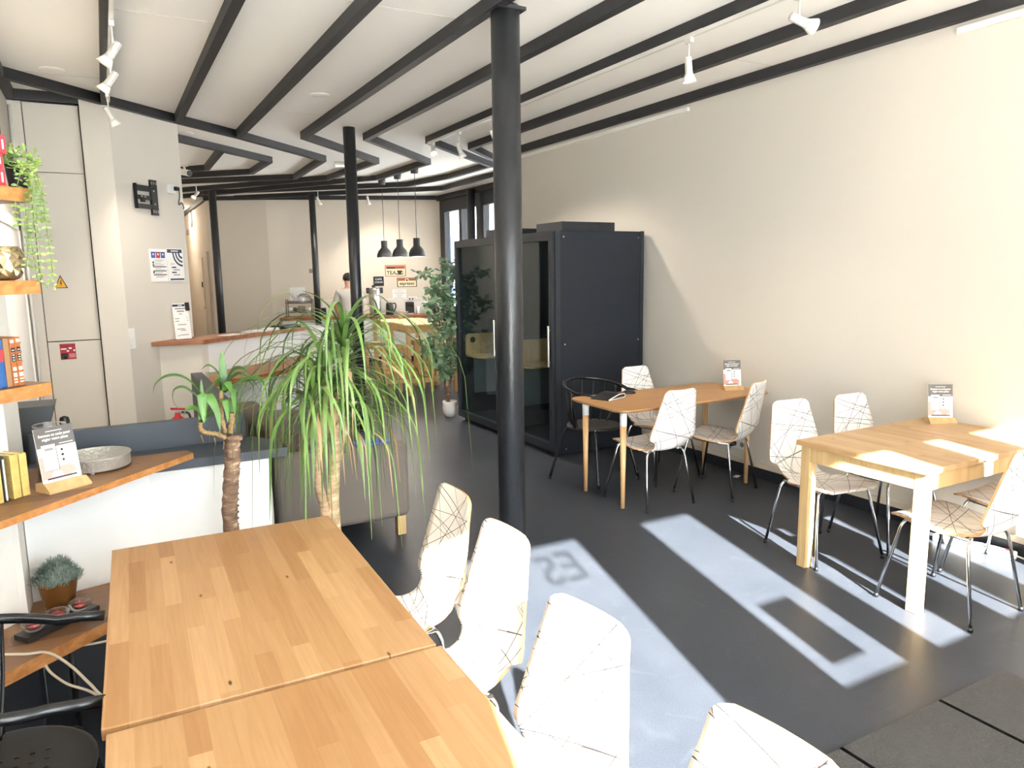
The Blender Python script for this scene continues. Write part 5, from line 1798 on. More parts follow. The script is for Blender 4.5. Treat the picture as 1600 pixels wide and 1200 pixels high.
def make_stool():
    t = thing('bar_stool', '', 'stool')
    H_ = 0.69
    MB().rbox(-0.20, 0.20, -0.165, 0.165, H_ - 0.028, H_, 0.006).build('seat', 'pinetop', t)
    for sx in (-1, 1):
        for sy in (-1, 1):
            m_ = MB()
            top = Vector((sx * 0.155, sy * 0.125, H_ - 0.028)); bot = Vector((sx * 0.185, sy * 0.165, 0))
            for p, w in ((bot, 0.019), (top, 0.022)):
                for a_, b_ in ((-1, -1), (1, -1), (1, 1), (-1, 1)):
                    m_.v.append((p.x + a_ * w, p.y + b_ * w, p.z))
            for i in range(4):
                j = (i + 1) % 4
                m_.face((i, j, 4 + j, 4 + i))
            m_.face((3, 2, 1, 0)); m_.face((4, 5, 6, 7))
            m_.build('leg', 'stool', t)
    for s, z in ((-1, 0.20), (1, 0.30)):
        MB().box(-0.17, 0.17, s * 0.15 - 0.010, s * 0.15 + 0.010, z - 0.02, z + 0.02).build('footrest', 'stool', t)
    for s in (-1, 1):
        MB().box(s * 0.172 - 0.010, s * 0.172 + 0.010, -0.14, 0.14, 0.23, 0.27).build('footrest', 'stool', t)
    a = MB()
    for s in (-1, 1):
        a.box(-0.14, 0.14, s * 0.128 - 0.009, s * 0.128 + 0.009, H_ - 0.085, H_ - 0.028)
        a.box(s * 0.157 - 0.009, s * 0.157 + 0.009, -0.11, 0.11, H_ - 0.085, H_ - 0.028)
    a.build('seat_rail', 'stool', t)
    return t
S0 = make_stool()
spots = [(3.42, 9.72, 0.02, 'pale wooden bar stool nearest the sofa, fully in view'), (3.42, 10.40, -0.05, 'pale wooden bar stool behind the front one on the aisle side'), (4.20, 9.88, 0.0, 'pale wooden bar stool tucked under the far side of the front bar table'), (4.20, 10.52, 0.0, 'pale wooden bar stool under the rear bar table, seat just visible')]
for i, (x, y, a, lab) in enumerate(spots):
    if i == 0:
        S0.location = (x, y, 0); S0.rotation_euler = (0, 0, a); S0['label'] = lab; S0['group'] = 'pale wooden bar stools'
    else:
        dup(S0, (x, y, 0), a, lab, 'pale wooden bar stools')
bwl = MB().lathe([(0.0, 0.002), (0.055, 0.002), (0.10, 0.09), (0.115, 0.12), (0.111, 0.12), (0.096, 0.09), (0.052, 0.008), (0.0, 0.008)], 24)
tag(bwl.build('snack_bowl', 'glass', loc=(3.98, 10.78, 0.985)), 'clear bowl of snacks on the rear bar table', 'bowl')
ch = MB()
rnd = random.Random(4)
for i in range(26):
    a = rnd.uniform(0, 2 * PI); r = rnd.uniform(0, 0.045)
    c = Vector((r * math.cos(a), r * math.sin(a), rnd.uniform(0.018, 0.06)))
    ch.lathe([(0.0, -0.008), (0.014, -0.006), (0.018, 0.0), (0.012, 0.007), (0.0, 0.009)], 8, M=Matrix.Translation(c) @ Matrix.Rotation(rnd.uniform(0, 3), 4, 'X') @ Matrix.Rotation(rnd.uniform(0, 3), 4, 'Y'))
tag(ch.build('snacks', 'chips', loc=(3.98, 10.78, 0.985)), 'heap of golden pastries inside the clear bowl', 'snacks', kind='stuff')

# ------------------------------------------------------------------ back counter along the back wall (s along the wall, o out from it)
def wp(s, o, z): return BA + BT * s + BN * o + Vector((0, 0, z))
MWB = Matrix(((BT.x, -BN.x, 0, BA.x), (BT.y, -BN.y, 0, BA.y), (0, 0, 1, 0), (0, 0, 0, 1)))   # local x along wall, -y out
CTZ = 0.885
bk = thing('back_counter', 'long kitchenette counter with red-brown top and white doors at the back', 'counter')
MB().box(0.22, 3.27, -0.64, -0.022, CTZ - 0.05, CTZ, 0, MWB).build('worktop', 'barwood', bk)
MB().box(0.26, 3.25, -0.58, -0.03, 0.10, CTZ - 0.05, 0, MWB).build('carcass', 'white', bk)
MB().box(0.26, 3.25, -0.52, -0.03, 0.0, 0.10, 0, MWB).build('plinth', 'skirt', bk)
for i in range(7):
    x0 = 0.27 + i * 0.425
    d_ = MB().rbox(x0, x0 + 0.418, -0.60, -0.58, 0.11, CTZ - 0.055, 0.002, 0, MWB).build('door', 'white', bk)
    MB().rbox(x0 + 0.36, x0 + 0.375, -0.612, -0.60, 0.62, 0.76, 0.003, 0, MWB).build('door_handle', 'brushed', d_)
def on_counter(mb, name, mt, s, o, label, cat, z=CTZ, rz=0.0, group=None):
    p = wp(s, o, z)
    return tag(mb.build(name, mt, loc=p, rot=(0, 0, rz - math.atan2(-BT.y, BT.x))), label, cat, group)
# water urn
ur = thing('drinks_urn', 'tall stainless steel drinks urn on the back counter', 'urn', wp(1.975, 0.32, CTZ), -0.35)
MB().lathe([(0.0, 0.0), (0.105, 0.0), (0.11, 0.02), (0.11, 0.50), (0.10, 0.52), (0.03, 0.535), (0.0, 0.54)], 28).build('urn_body', 'brushed', ur)
MB().lathe([(0.112, 0.0), (0.114, 0.03), (0.112, 0.03)], 28).build('base_ring', 'black', ur)
MB().rbox(-0.02, 0.02, -0.15, -0.10, 0.05, 0.12, 0.006).build('tap', 'black', ur)
MB().rbox(0.09, 0.16, -0.02, 0.02, 0.42, 0.53, 0.008).build('side_handle', 'black', ur)
MB().rbox(-0.16, -0.09, -0.02, 0.02, 0.42, 0.53, 0.008).build('side_handle', 'black', ur)
MB().rbox(-0.05, 0.02, -0.02, 0.02, 0.535, 0.575, 0.01).build('lid_knob', 'black', ur)
k_ = thing('kettle', 'black electric kettle on the back counter by the urn', 'kettle', wp(2.25, 0.3, CTZ), -0.35)
MB().lathe([(0.0, 0.0), (0.078, 0.0), (0.08, 0.02), (0.066, 0.22), (0.05, 0.235), (0.0, 0.24)], 22).build('kettle_body', 'black', k_)
MB().tube(curve_pts([(0.06, 0, 0.22), (0.11, 0, 0.215), (0.12, 0, 0.15), (0.075, 0, 0.05)], 6), 0.012, 8).build('handle', 'black', k_)
cm = thing('coffee_machine', 'small black coffee machine on the back counter under the sockets', 'coffee machine', wp(2.64, 0.32, CTZ), -0.35)
MB().rbox(-0.085, 0.085, -0.06, 0.13, 0.0, 0.24, 0.015).build('machine_body', 'black', cm)
MB().rbox(-0.07, 0.07, -0.15, -0.05, 0.17, 0.245, 0.012).build('brew_head', 'blacktube', cm)
MB().rbox(-0.075, 0.075, -0.16, -0.05, 0.0, 0.03, 0.006).build('drip_tray', 'brushed', cm)
on_counter(MB().lathe([(0.0, 0.002), (0.026, 0.002), (0.038, 0.15), (0.036, 0.15), (0.025, 0.006), (0.0, 0.006)], 16), 'paper_cups', 'paper', 2.79, 0.3, 'white paper cup tower right of the coffee machine', 'cup')
on_counter(MB().lathe([(0.0, 0.0), (0.045, 0.0), (0.048, 0.02), (0.048, 0.16), (0.02, 0.22), (0.018, 0.26), (0.022, 0.265), (0.022, 0.285), (0.0, 0.285)], 18), 'water_bottle', 'glass', 1.17, 0.3, 'clear bottle with cap on the back counter by the person', 'bottle')
on_counter(MB().rbox(-0.07, 0.07, -0.10, 0.10, 0, 0.16, 0.01), 'toaster', 'black', 0.97, 0.3, 'black box-shaped appliance beside the thin dark pole', 'appliance')
on_counter(MB().rbox(-0.09, 0.09, -0.12, 0.12, 0, 0.14, 0.008), 'black_box', 'black', 3.12, 0.25, 'dark box at the right end of the back counter by the tree', 'box')
on_counter(MB().box(-0.12, 0.12, -0.08, 0.08, 0, 0.012), 'paper_sheets', 'paper', 3.05, 0.48, 'flat white papers at the right end of the back counter', 'papers')

# dish rack with crockery
rk = thing('dish_rack', 'two-tier black wire dish rack on the back counter', 'rack', wp(0.56, 0.32, CTZ), -0.35)
for x in (-0.235, 0.235):
    m_ = MB()
    for y in (-0.13, 0.13):
        m_.tube([(x, y, 0), (x, y, 0.30)], 0.007, 6)
    m_.tube([(x, -0.13, 0.30), (x, -0.13, 0.33), (x, 0.13, 0.33), (x, 0.13, 0.30)], 0.007, 6)
    m_.build('rack_post', 'black', rk)
for z in (0.09, 0.265):
    q = MB()
    for y in (-0.13, 0.13):
        q.tube([(-0.235, y, z), (0.235, y, z)], 0.006, 6); q.tube([(-0.235, y, z + 0.03), (0.235, y, z + 0.03)], 0.004, 6)
    for x in (-0.235, 0.235):
        q.tube([(x, -0.13, z), (x, 0.13, z)], 0.006, 6)
    for i in range(9):
        x = -0.2 + i * 0.05
        q.tube([(x, -0.13, z), (x, 0.13, z)], 0.003, 5)
    q.build('wire_tier', 'black', rk)
def in_rack(mb, name, mt, x, y, z, label, cat, rot, group=None):
    c, s = math.cos(-0.35), math.sin(-0.35)
    p = wp(0.56, 0.32, CTZ) + Vector((x * c - y * s, x * s + y * c, z))
    o = mb.build(name, mt, loc=p)
    o.rotation_euler = (Matrix.Rotation(-0.35, 4, 'Z') @ rot.to_4x4()).to_euler()
    return tag(o, label, cat, group)
RX = lambda a, ax: Matrix.Rotation(math.radians(a), 3, ax)
plate_ = lambda r: MB().lathe([(0.0, 0.0), (r * 0.6, 0.0), (r, 0.014), (r, 0.017), (r * 0.6, 0.005), (0.0, 0.005)], 24)
for i, (x, r, lab) in enumerate(((-0.14, 0.12, 'large white plate leaning at the left of the upper rack tier'), (-0.10, 0.115, 'second white plate leaning in the upper rack tier'), (-0.03, 0.085, 'small white plate leaning before the bowl in the rack'))):
    in_rack(plate_(r), 'dinner_plate', 'plate', x, -0.02, 0.272 + r * 0.94, lab, 'plate', RX(-18, 'X') @ RX(60, 'Y') , 'plates in the dish rack')
in_rack(MB().lathe([(0.0, 0.0), (0.06, 0.002), (0.12, 0.05), (0.15, 0.12), (0.147, 0.12), (0.115, 0.05), (0.0, 0.006)], 26), 'mixing_bowl', 'glass', 0.12, 0.0, 0.43, 'upturned clear bowl on top of the dish rack', 'bowl', RX(155, 'X') @ RX(-12, 'Y'))
def mug():
    b = MB().lathe([(0.0, 0.0), (0.032, 0.0), (0.038, 0.01), (0.042, 0.08), (0.038, 0.08), (0.034, 0.012), (0.0, 0.01)], 18)
    b.tube([(0.04, 0, 0.065), (0.062, 0, 0.06), (0.065, 0, 0.03), (0.038, 0, 0.018)], 0.006, 6)
    return b
in_rack(mug(), 'mug', 'plate', 0.06, -0.08, 0.358, 'upturned white mug with handle on the upper rack tier', 'mug', RX(180, 'X'), 'mugs and glasses in the dish rack')
for i, (x, mt, lab) in enumerate(((-0.17, 'plate', 'white mug at the left of the lower rack tier'), (-0.08, 'black', 'dark mug in the lower rack tier'), (0.0, 'glass', 'tumbler glass left of centre in the lower rack tier'), (0.07, 'glass', 'tumbler glass right of centre in the lower rack tier'), (0.17, 'plate', 'white mug at the right of the lower rack tier'))):
    in_rack(mug() if mt != 'glass' else MB().lathe([(0.0, 0.0), (0.028, 0.0), (0.034, 0.11), (0.032, 0.11), (0.026, 0.006), (0.0, 0.006)], 16), 'mug' if mt != 'glass' else 'tumbler', mt, x, -0.04, 0.096, lab, 'mug' if mt != 'glass' else 'glass', Matrix.Identity(3), 'mugs and glasses in the dish rack')
rd = MB().lathe([(0.05, 0), (0.062, 0.004), (0.066, 0.0)], 22, M=Mb @ Matrix.Translation((0.16, 1.013, 0.002)))
tag(rd.build('wall_disc', 'whitepaint'), 'faint round cover on the back wall left of the dish rack', 'cover')

# signs on the back wall
def sheet(name, s0, s1, z0, z1, label, draw=None, mats=('paper',), cat='sign', o=0.003):
    t = MB()
    t.box(s0, s1, z0, z1, 0.001, o, 0, Mb)
    if draw:
        draw(t, s0, s1, z0, z1, o)
    return tag(t.build(name, list(mats)), label, cat)
def tea(t, a, b, c, d, o):
    w, h = b - a, d - c
    for (x0, x1, y0, y1) in ((a, b, d - 0.012, d), (a, b, c, c + 0.012), (a, a + 0.014, c, d), (b - 0.014, b, c, d)):
        rect_into(t, x0, x1, y0, y1, Mb, 1, o + 0.001)
    rect_into(t, a + 0.02, b - 0.02, d - 0.075, d - 0.02, Mb, 1, o + 0.0015)
    rect_into(t, a + 0.04, a + w * 0.48, d - 0.072, d - 0.045, Mb, 2, o + 0.002)
    text_into(t, 'TEA', 0.105, a + w * 0.30, c + 0.035, Mb, 2, o + 0.002, bold=0.002)
    # cup and saucer
    cx_, cy_ = a + w * 0.70, c + 0.055
    poly_into(t, arc_pts(cx_, cy_, 0.085, PI, 2 * PI, 12), Matrix(Mb) @ Matrix.Translation((0, 0, 0)) @ Matrix.Translation((cx_, cy_, 0)) @ Matrix.Diagonal((1, 0.28, 1, 1)) @ Matrix.Translation((-cx_, -cy_, 0)), 2, o + 0.002)
    poly_into(t, [(cx_ - 0.05, cy_ + 0.06), (cx_ - 0.042, cy_ + 0.02), (cx_ - 0.02, cy_ - 0.002), (cx_ + 0.02, cy_ - 0.002), (cx_ + 0.042, cy_ + 0.02), (cx_ + 0.05, cy_ + 0.06)], Mb, 2, o + 0.0025)
    for q in range(8):
        a0 = -PI / 2 + PI * q / 8; a1 = -PI / 2 + PI * (q + 1) / 8
        pc = (cx_ + 0.046, cy_ + 0.035)
        poly_into(t, [(pc[0] + 0.026 * math.cos(a0), pc[1] + 0.024 * math.sin(a0)), (pc[0] + 0.026 * math.cos(a1), pc[1] + 0.024 * math.sin(a1)), (pc[0] + 0.017 * math.cos(a1), pc[1] + 0.015 * math.sin(a1)), (pc[0] + 0.017 * math.cos(a0), pc[1] + 0.015 * math.sin(a0))], Mb, 2, o + 0.0025)
sheet('tea_sign', 2.185, 2.59, 1.622, 1.845, 'rust and cream tin sign reading TEA with a black cup', tea, ('tin', 'tinred', 'ink'), o=0.008)
def esp(t, a, b, c, d, o):
    w = b - a
    for (x0, x1, y0, y1) in ((a, b, d - 0.012, d), (a, b, c, c + 0.012), (a, a + 0.016, c, d), (b - 0.016, b, c, d)):
        rect_into(t, x0, x1, y0, y1, Mb, 2, o + 0.001)
    rect_into(t, a + 0.02, b - 0.02, d - 0.058, d - 0.016, Mb, 1, o + 0.0015)
    poly_into(t, arc_pts((a + b) / 2, d - 0.045, 0.035, 0, 2 * PI, 14)[:-1], Mb, 0, o + 0.002)
    poly_into(t, [((a + b) / 2 - 0.022, d - 0.065), ((a + b) / 2 + 0.022, d - 0.065), ((a + b) / 2 + 0.004, d - 0.02), ((a + b) / 2 - 0.006, d - 0.02)], Mb, 2, o + 0.0025)
    text_into(t, 'espresso', 0.088, (a + b) / 2, c + 0.042, Mb, 2, o + 0.002, bold=0.002, sx=0.93)
sheet('espresso_sign', 2.41, 2.80, 1.412, 1.592, 'cream and brown tin sign reading espresso', esp, ('tin', 'tinred', 'ink'), o=0.008)
def cafe(t, a, b, c, d, o):
    text_into(t, 'CAFE', 0.055, (a + b) / 2, d - 0.072, Mb, 1, o + 0.001)
    text_into(t, 'CORNER', 0.045, (a + b) / 2, d - 0.128, Mb, 1, o + 0.001, sx=0.9)
sheet('chalkboard', 1.952, 2.153, 1.44, 1.625, 'small black chalkboard reading CAFE above the urn', cafe, ('chalk', 'paper'), o=0.012)
def lines(t, a, b, c, d, o):
    w = b - a
    for i, (f, g) in enumerate(((0.1, 0.9), (0.35, 0.6), (0.12, 0.88), (0.06, 0.95), (0.3, 0.7), (0.2, 0.8), (0.35, 0.65), (0.1, 0.9))):
        z = d - (0.06 + 0.11 * i) * (d - c)
        rect_into(t, a + w * f, a + w * g, z - 0.006, z, Mb, 1, o + 0.001)
sheet('notice_paper', 2.315, 2.58, 1.165, 1.368, 'white typed notice on the back wall under the espresso sign', lines, ('paper', 'inkgrey'), 'notice')
sheet('notice_paper', 0.345, 0.635, 1.18, 1.44, 'white paper on the back wall above the dish rack', None, ('paper',), 'notice')
def blu(t, a, b, c, d, o):
    rnd2 = random.Random(2)
    for i in range(14):
        x = rnd2.uniform(a + 0.01, b - 0.03); z = rnd2.uniform(c + 0.02, d - 0.03)
        rect_into(t, x, x + 0.02, z, z + 0.018, Mb, 1, o + 0.001)
sheet('blue_print', 1.262, 1.40, 1.19, 1.39, 'small blue and white print on the back wall by the person', blu, ('paper', 'blue'), 'poster')
tb = MB().rbox(0.735, 0.80, 1.71, 1.79, 0, 0.02, 0.003, 0, Mb)
tag(tb.build('thermostat', 'inkgrey'), 'grey thermostat box on the back wall beside the dark pole', 'thermostat')
so3 = thing('wall_socket', 'triple white socket above the coffee machine', 'socket')
MB().rbox(2.615, 2.79, 1.14, 1.222, 0.02, 0.032, 0.003, 0, Mb).build('plate', 'white', so3)
MB().cyl(Mb @ Vector((2.757, 1.18, 0.032)), Mb @ Vector((2.757, 1.18, 0.034)), 0.02, n=14).build('socket_well', 'inkgrey', so3)
for x, lab in ((2.647, 'left black plug in the triple socket'), (2.705, 'middle black plug in the triple socket')):
    pz_ = MB().cyl(Mb @ Vector((x, 1.18, 0.032)), Mb @ Vector((x, 1.175, 0.065)), 0.017, 0.013, 12)
    tag(pz_.build('black_plug', 'black'), lab, 'plug')

# ------------------------------------------------------------------ person at the back counter
def skinned(name, joints, edges, mt, parent, lv=2):
    me = bpy.data.meshes.new(name)
    me.from_pydata([j[0] for j in joints], edges, [])
    o = bpy.data.objects.new(name, me)
    COL.objects.link(o)
    sk = o.modifiers.new('skin', 'SKIN')
    sk.use_smooth_shade = True
    for i, j in enumerate(joints):
        r = j[1]
        me.skin_vertices[0].data[i].radius = r if isinstance(r, tuple) else (r, r)
    me.skin_vertices[0].data[0].use_root = True
    sb = o.modifiers.new('subd', 'SUBSURF')
    sb.levels = lv; sb.render_levels = lv
    me.materials.append(MT[mt])
    o.parent = parent
    return o
pe = thing('person', 'person in grey t-shirt with dark hair seen from behind at the back counter', 'person', (3.86, 13.12, 0), math.radians(-12))
J = [((0, 0, 0.92), (0.15, 0.10)), ((0, 0.01, 1.08), (0.135, 0.09)), ((0, 0.02, 1.24), (0.15, 0.10)), ((0, 0.02, 1.36), (0.14, 0.085)), ((0, 0.03, 1.43), (0.055, 0.055)), ((0, 0.055, 1.50), (0.058, 0.062)), ((0, 0.07, 1.57), (0.076, 0.09)), ((0, 0.075, 1.64), (0.066, 0.078)),
     ((-0.17, 0.02, 1.36), 0.058), ((-0.225, 0.02, 1.20), 0.046), ((-0.235, 0.05, 1.08), 0.040), ((-0.20, 0.20, 0.98), 0.032), ((-0.18, 0.27, 0.955), 0.026),
     ((0.17, 0.02, 1.36), 0.058), ((0.225, 0.02, 1.20), 0.046), ((0.235, 0.06, 1.08), 0.040), ((0.19, 0.22, 0.99), 0.032), ((0.17, 0.29, 0.965), 0.026),
     ((-0.09, 0, 0.84), 0.085), ((-0.10, 0.0, 0.48), 0.058), ((-0.105, -0.02, 0.10), 0.042), ((-0.11, 0.10, 0.035), 0.036),
     ((0.09, 0, 0.84), 0.085), ((0.10, 0.0, 0.48), 0.058), ((0.105, -0.02, 0.10), 0.042), ((0.11, 0.10, 0.035), 0.036)]
Ed = [(0, 1), (1, 2), (2, 3), (3, 4), (4, 5), (5, 6), (6, 7), (3, 8), (8, 9), (9, 10), (10, 11), (11, 12), (3, 13), (13, 14), (14, 15), (15, 16), (16, 17), (0, 18), (18, 19), (19, 20), (20, 21), (0, 22), (22, 23), (23, 24), (24, 25)]
skinned('body', J, Ed, 'skin', pe)
# fingers on each hand
for s in (-1, 1):
    h0 = Vector((s * 0.175, 0.28, 0.955))
    jj = [(h0, 0.018)]; ee = []
    for k, (dx, L) in enumerate(((-0.024, 0.062), (-0.008, 0.072), (0.008, 0.070), (0.024, 0.056))):
        a = h0 + Vector((dx * 0.9, 0.035, 0.0)); b_ = a + Vector((dx * 0.15, L * 0.55, -0.008)); c_ = b_ + Vector((0, L * 0.35, -0.022))
        n_ = len(jj)
        jj += [(a, 0.0095), (b_, 0.0085), (c_, 0.007)]
        ee += [(0, n_), (n_, n_ + 1), (n_ + 1, n_ + 2)]
    n_ = len(jj)
    jj += [(h0 + Vector((-s * 0.03, 0.01, -0.005)), 0.010), (h0 + Vector((-s * 0.045, 0.045, -0.015)), 0.008)]
    ee += [(0, n_), (n_, n_ + 1)]
    skinned('hand', jj, ee, 'skin', pe, 1)
T = [((0, 0, 0.90), (0.165, 0.115)), ((0, 0.01, 1.06), (0.152, 0.105)), ((0, 0.02, 1.24), (0.165, 0.115)), ((0, 0.02, 1.36), (0.152, 0.098)), ((0, 0.03, 1.425), (0.07, 0.068)),
     ((-0.175, 0.02, 1.355), 0.070), ((-0.222, 0.02, 1.22), 0.062), ((-0.230, 0.025, 1.16), 0.060), ((0.175, 0.02, 1.355), 0.070), ((0.222, 0.02, 1.22), 0.062), ((0.230, 0.025, 1.16), 0.060)]
skinned('tshirt', T, [(0, 1), (1, 2), (2, 3), (3, 4), (3, 5), (5, 6), (6, 7), (3, 8), (8, 9), (9, 10)], 'shirt', pe)
Tr = [((0, 0, 0.95), (0.158, 0.115)), ((0, 0, 0.88), (0.15, 0.11)), ((-0.095, 0, 0.80), 0.098), ((-0.10, 0, 0.48), 0.074), ((-0.105, -0.015, 0.06), 0.066), ((0.095, 0, 0.80), 0.098), ((0.10, 0, 0.48), 0.074), ((0.105, -0.015, 0.06), 0.066)]
skinned('trousers', Tr, [(0, 1), (1, 2), (2, 3), (3, 4), (1, 5), (5, 6), (6, 7)], 'jeans', pe)
hr = MB()
bm = bmesh.new()
bmesh.ops.create_icosphere(bm, subdivisions=3, radius=1.0)
for v in bm.verts:
    k = 1.0 + 0.03 * math.sin(v.co.x * 9) * math.sin(v.co.z * 8)
    v.co = Vector((v.co.x * 0.088 * k, 0.062 + v.co.y * 0.102 * k, 1.610 + v.co.z * 0.098 * k))
bmesh.ops.delete(bm, geom=[v for v in bm.verts if v.co.z < 1.555 + max(0, (v.co.y - 0.02)) * 0.9], context='VERTS')
hr.add_bm(bm, smooth=True)
bm.free()
hr.build('hair', 'hair', pe)
for s in (-1, 1):
    MB().lathe([(0.0, -0.03), (0.010, -0.02), (0.013, 0.01), (0.008, 0.028), (0.0, 0.03)], 10, M=Matrix.Translation((s * 0.082, 0.07, 1.575)) @ Matrix.Diagonal((0.6, 1, 1, 1))).build('ear', 'skin', pe)
fce = MB()
fce.lathe([(0.0, 0.03), (0.006, 0.02), (0.013, -0.008), (0.010, -0.018), (0.0, -0.02)], 10, M=Matrix.Translation((0, 0.163, 1.57)))
fce.build('nose', 'skin', pe)
for s in (-1, 1):
    MB().lathe([(0.0, -0.008), (0.008, -0.003), (0.008, 0.003), (0.0, 0.008)], 10, M=Matrix.Translation((s * 0.03, 0.148, 1.593))).build('eye', 'ink', pe)
MB().rbox(-0.022, 0.022, 0.145, 0.155, 1.526, 1.534, 0.003).build('mouth', 'wax', pe)

# ------------------------------------------------------------------ lights of the room
def pendant(x, y, zt, label):
    t = thing('pendant_lamp', label, 'lamp', (x, y, ZC), 0, 'charcoal pendant lamps')
    MB().lathe([(0.0, -0.10), (0.052, -0.10), (0.060, 0.0), (0.0, 0.0)], 22).build('ceiling_rose', 'lamp', t)
    z0 = zt - ZC
    MB().tube([(0, 0, -0.10), (0, 0, z0)], 0.0045, 6).build('cable', 'lamp', t)
    MB().lathe([(0.0, z0), (0.048, z0 - 0.002), (0.050, z0 - 0.012), (0.050, z0 - 0.105), (0.058, z0 - 0.120), (0.098, z0 - 0.165), (0.118, z0 - 0.215), (0.122, z0 - 0.265), (0.119, z0 - 0.265), (0.114, z0 - 0.215), (0.094, z0 - 0.168), (0.052, z0 - 0.125), (0.0, z0 - 0.118)], 30).build('lamp_shade', 'lamp', t)
    MB().lathe([(0.1185, z0 - 0.262), (0.1135, z0 - 0.216), (0.0935, z0 - 0.169), (0.05, z0 - 0.127), (0.0, z0 - 0.121)], 30).build('shade_lining', 'lampin', t)
    MB().lathe([(0.0, z0 - 0.255), (0.022, z0 - 0.245), (0.03, z0 - 0.215), (0.022, z0 - 0.185), (0.014, z0 - 0.15), (0.014, z0 - 0.12)], 16).build('bulb', 'bulb', t)
    l = bpy.data.lights.new('pendant_light', 'POINT'); l.energy = 18; l.color = (1.0, 0.90, 0.78); l.shadow_soft_size = 0.05
    lo = bpy.data.objects.new('pendant_light', l); COL.objects.link(lo); lo.parent = t; lo.location = (0, 0, z0 - 0.30)
    return t
pendant(3.965, 10.0, 2.178, 'charcoal pendant lamp nearest the dark window wall')
pendant(3.97, 10.70, 2.19, 'charcoal pendant lamp in the middle of the three')
pendant(3.985, 11.45, 2.20, 'charcoal pendant lamp nearest the round dark pillar')

def track(name, pts, label):
    t = thing(name, label, 'light track', (0, 0, 0), 0, 'white ceiling light tracks')
    m_ = MB()
    for a, b in zip(pts[:-1], pts[1:]):
        a = Vector(a); b = Vector(b)
        d = (b - a); L = d.length
        M = frame(((a + b) / 2), d)
        m_.box(-L / 2, L / 2, -0.012, 0.012, -0.012, 0.012, 0, M)
    m_.build('rail', 'spot', t)
    return t
track('light_track', [(0.16, 3.2, 3.085), (0.16, 6.95, 3.085)], 'white light track under the ceiling beam by the angled wall')
track('light_track', [(3.245, 0.2, 3.085), (3.245, 7.75, 3.085)], 'long white light track under the beam right of the big pillar')
def spot(x, y, zt, drop, aim, label, power=60, group='white track spotlights', size=1.0):
    t = thing('track_spotlight', label, 'spotlight', (x, y, zt), 0, group)
    MB().rbox(-0.014, 0.014, -0.03, 0.03, -0.03, 0.0, 0.004).build('track_adapter', 'spot', t)
    MB().tube([(0, 0, -0.03), (0, 0, -drop)], 0.0055, 8).build('stem', 'spot', t)
    a = Vector(aim).normalized()
    M = Matrix.Translation((0, 0, -drop)) @ a.to_track_quat('-Z', 'Y').to_matrix().to_4x4() @ Matrix.Diagonal((size, size, size, 1))
    MB().lathe([(0.0, 0.055), (0.019, 0.052), (0.021, 0.045), (0.023, -0.035), (0.027, -0.050), (0.0, -0.045)], 18, M=M).build('spot_body', 'spot', t)
    MB().lathe([(0.026, -0.050), (0.044, -0.094), (0.041, -0.094), (0.022, -0.052)], 20, M=M).build('glass_shade', 'lampin', t)
    MB().lathe([(0.0, -0.078), (0.020, -0.074), (0.022, -0.060), (0.012, -0.05)], 14, M=M).build('bulb', 'spotglow', t)
    if power:
        l = bpy.data.lights.new('spot_light', 'SPOT'); l.energy = power; l.color = (1.0, 0.89, 0.77); l.spot_size = math.radians(110); l.spot_blend = 0.8; l.shadow_soft_size = 0.04
        lo = bpy.data.objects.new('spot_light', l); COL.objects.link(lo); lo.parent = t
        lo.matrix_local = Matrix.Translation(Vector((0, 0, -drop)) + a * 0.12 * size) @ a.to_track_quat('-Z', 'Y').to_matrix().to_4x4()
    return t
spot(0.16, 4.80, 3.073, 0.15, (-0.55, 0.10, -0.80), 'white track spot nearest us on the left track', 75)
spot(0.155, 5.48, 3.073, 0.15, (-0.55, 0.15, -0.75), 'white track spot second along the left track', 75)
spot(0.15, 6.62, 3.073, 0.15, (0.45, 0.15, -0.85), 'white track spot at the far end of the left track, by the angled wall', 55)
spot(3.245, 2.80, 3.073, 0.13, (0.90, -0.25, -0.30), 'white track spot nearest the camera on the long right track', 8)
spot(3.245, 3.62, 3.073, 0.16, (0.10, 0.0, -1.0), 'white track spot hanging straight down on the right track', 30)
spot(3.245, 6.20, 3.073, 0.16, (0.35, -0.1, -0.9), 'white track spot just left of the big pillar top')
spot(3.245, 6.95, 3.073, 0.16, (0.35, -0.1, -0.9), 'white track spot second from the far end of the right track')
spot(3.245, 7.62, 3.073, 0.05, (-0.1, -0.5, -0.8), 'white track spot at the far corner of the right track')
spot(1.42, 12.9, 3.17, 0.20, (-0.45, -0.3, -0.5), 'white spotlight near the corridor pole', 40, 'white spotlights at the back')
spot(3.42, 13.2, 3.17, 0.20, (0.35, 0.1, -0.8), 'white spotlight above the thin pole at the back wall', 40, 'white spotlights at the back')
spot(4.35, 13.3, 3.17, 0.15, (0.25, 0.3, -0.8), 'white spotlight beside the round dark pillar at the back', 40, 'white spotlights at the back')
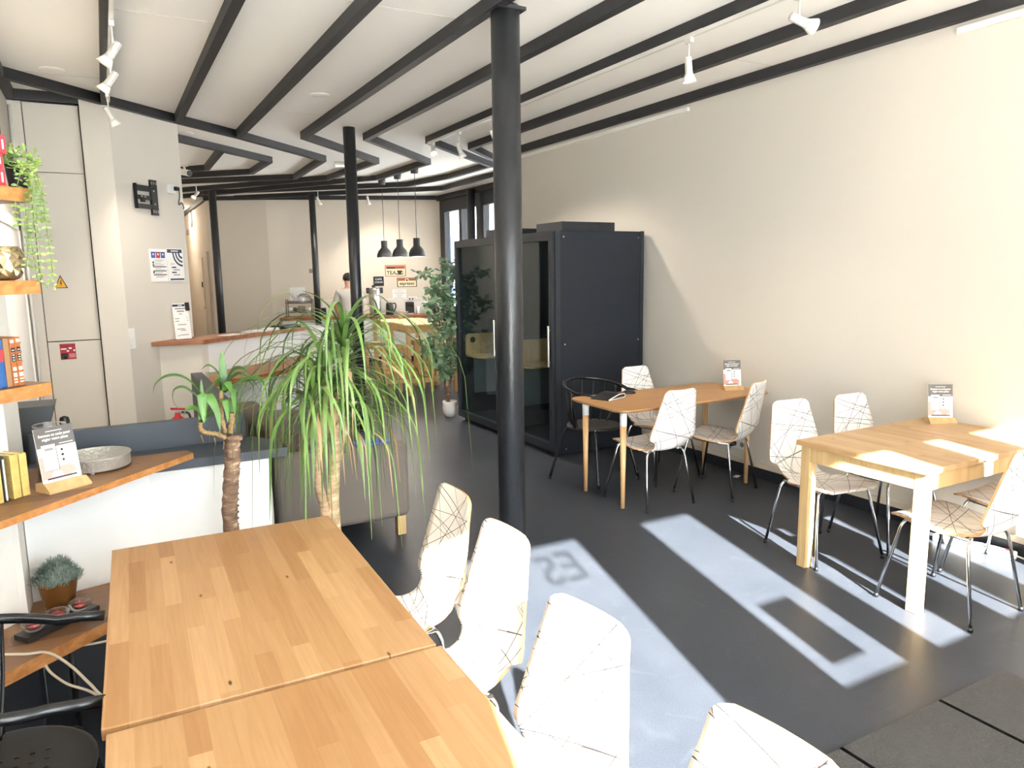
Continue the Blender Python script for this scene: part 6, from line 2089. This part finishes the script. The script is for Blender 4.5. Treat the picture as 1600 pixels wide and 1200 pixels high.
# emergency light and flush round covers
em = thing('emergency_light', 'white rectangular emergency light on the ceiling by the second pillar', 'light', (2.96, 10.05, ZC), -0.25)
MB().rbox(-0.11, 0.11, -0.055, 0.055, -0.045, 0.0, 0.01).build('housing', 'whitepaint', em)
MB().rbox(-0.095, 0.095, -0.045, 0.045, -0.055, -0.043, 0.006).build('diffuser', mat('diffuser_glow', '#f4f1ea', 0.5, emit=1.2), em)
for x, y, lab in ((1.72, 6.41, 'round flush ceiling cover between the second and third beams'), (-0.19, 6.46, 'round flush ceiling cover near the left cupboard'), (0.89, 8.67, 'round flush ceiling cover above the reception counter end'), (3.71, 11.29, 'round flush ceiling cover near the pendant lamps'), (2.21, 10.93, 'round flush ceiling cover inside the zigzag beams')):
    m_ = MB().lathe([(0.0, -0.006), (0.075, -0.006), (0.082, -0.002), (0.082, 0.0)], 28)
    tag(m_.build('ceiling_cover', 'ceiling', loc=(x, y, ZC)), lab, 'ceiling cover', 'round ceiling covers')
sc_ = thing('security_camera', 'white bullet security camera on the ceiling near the angled wall', 'camera', (1.09, 11.1, ZC), 0)
MB().lathe([(0.0, -0.02), (0.05, -0.02), (0.055, 0.0), (0.0, 0.0)], 18).build('mount', 'whitepaint', sc_)
MB().tube([(0, 0, -0.02), (0.01, -0.01, -0.08)], 0.014, 8).build('arm', 'whitepaint', sc_)
MB().cyl((-0.03, 0.06, -0.085), (0.05, -0.10, -0.12), 0.042, n=18).build('camera_body', 'whitepaint', sc_)
MB().cyl((0.0475, -0.095, -0.119), (0.055, -0.11, -0.122), 0.037, n=18).build('lens', 'black', sc_)
# corridor: clock, small sign, ceiling lamp
ck = thing('wall_clock', 'round white clock high on the corridor wall', 'clock', (1.845, 18.1, 2.92))
MB().lathe([(0.0, 0.0), (0.16, 0.0), (0.17, 0.02), (0.16, 0.035), (0.0, 0.03)], 28, M=Matrix.Rotation(-PI / 2, 4, 'Y')).build('clock_case', 'whitepaint', ck)
tag(MB().box(1.832, 1.848, 18.75, 19.2, 2.64, 2.76).build('corridor_sign', 'inkgrey'), 'small grey sign on the corridor wall below the clock', 'sign')
tag(MB().rbox(1.815, 1.848, 16.75, 16.85, 1.45, 1.56, 0.004).build('card_reader', 'black'), 'small black card reader beside the corridor door', 'card reader')
cl = thing('ceiling_lamp', 'round ceiling lamp lighting the corridor', 'lamp', (1.2, 18.0, ZC))
MB().lathe([(0.0, -0.07), (0.10, -0.06), (0.14, -0.02), (0.14, 0.0), (0.0, 0.0)], 24).build('diffuser', mat('corridor_diffuser', (1.0, 0.88, 0.72), 0.5, emit=6), cl)
l = bpy.data.lights.new('corridor_light', 'POINT'); l.energy = 35; l.color = (1.0, 0.88, 0.76); l.shadow_soft_size = 0.12
lo = bpy.data.objects.new('corridor_light', l); COL.objects.link(lo); lo.parent = cl; lo.location = (0, 0, -0.2)
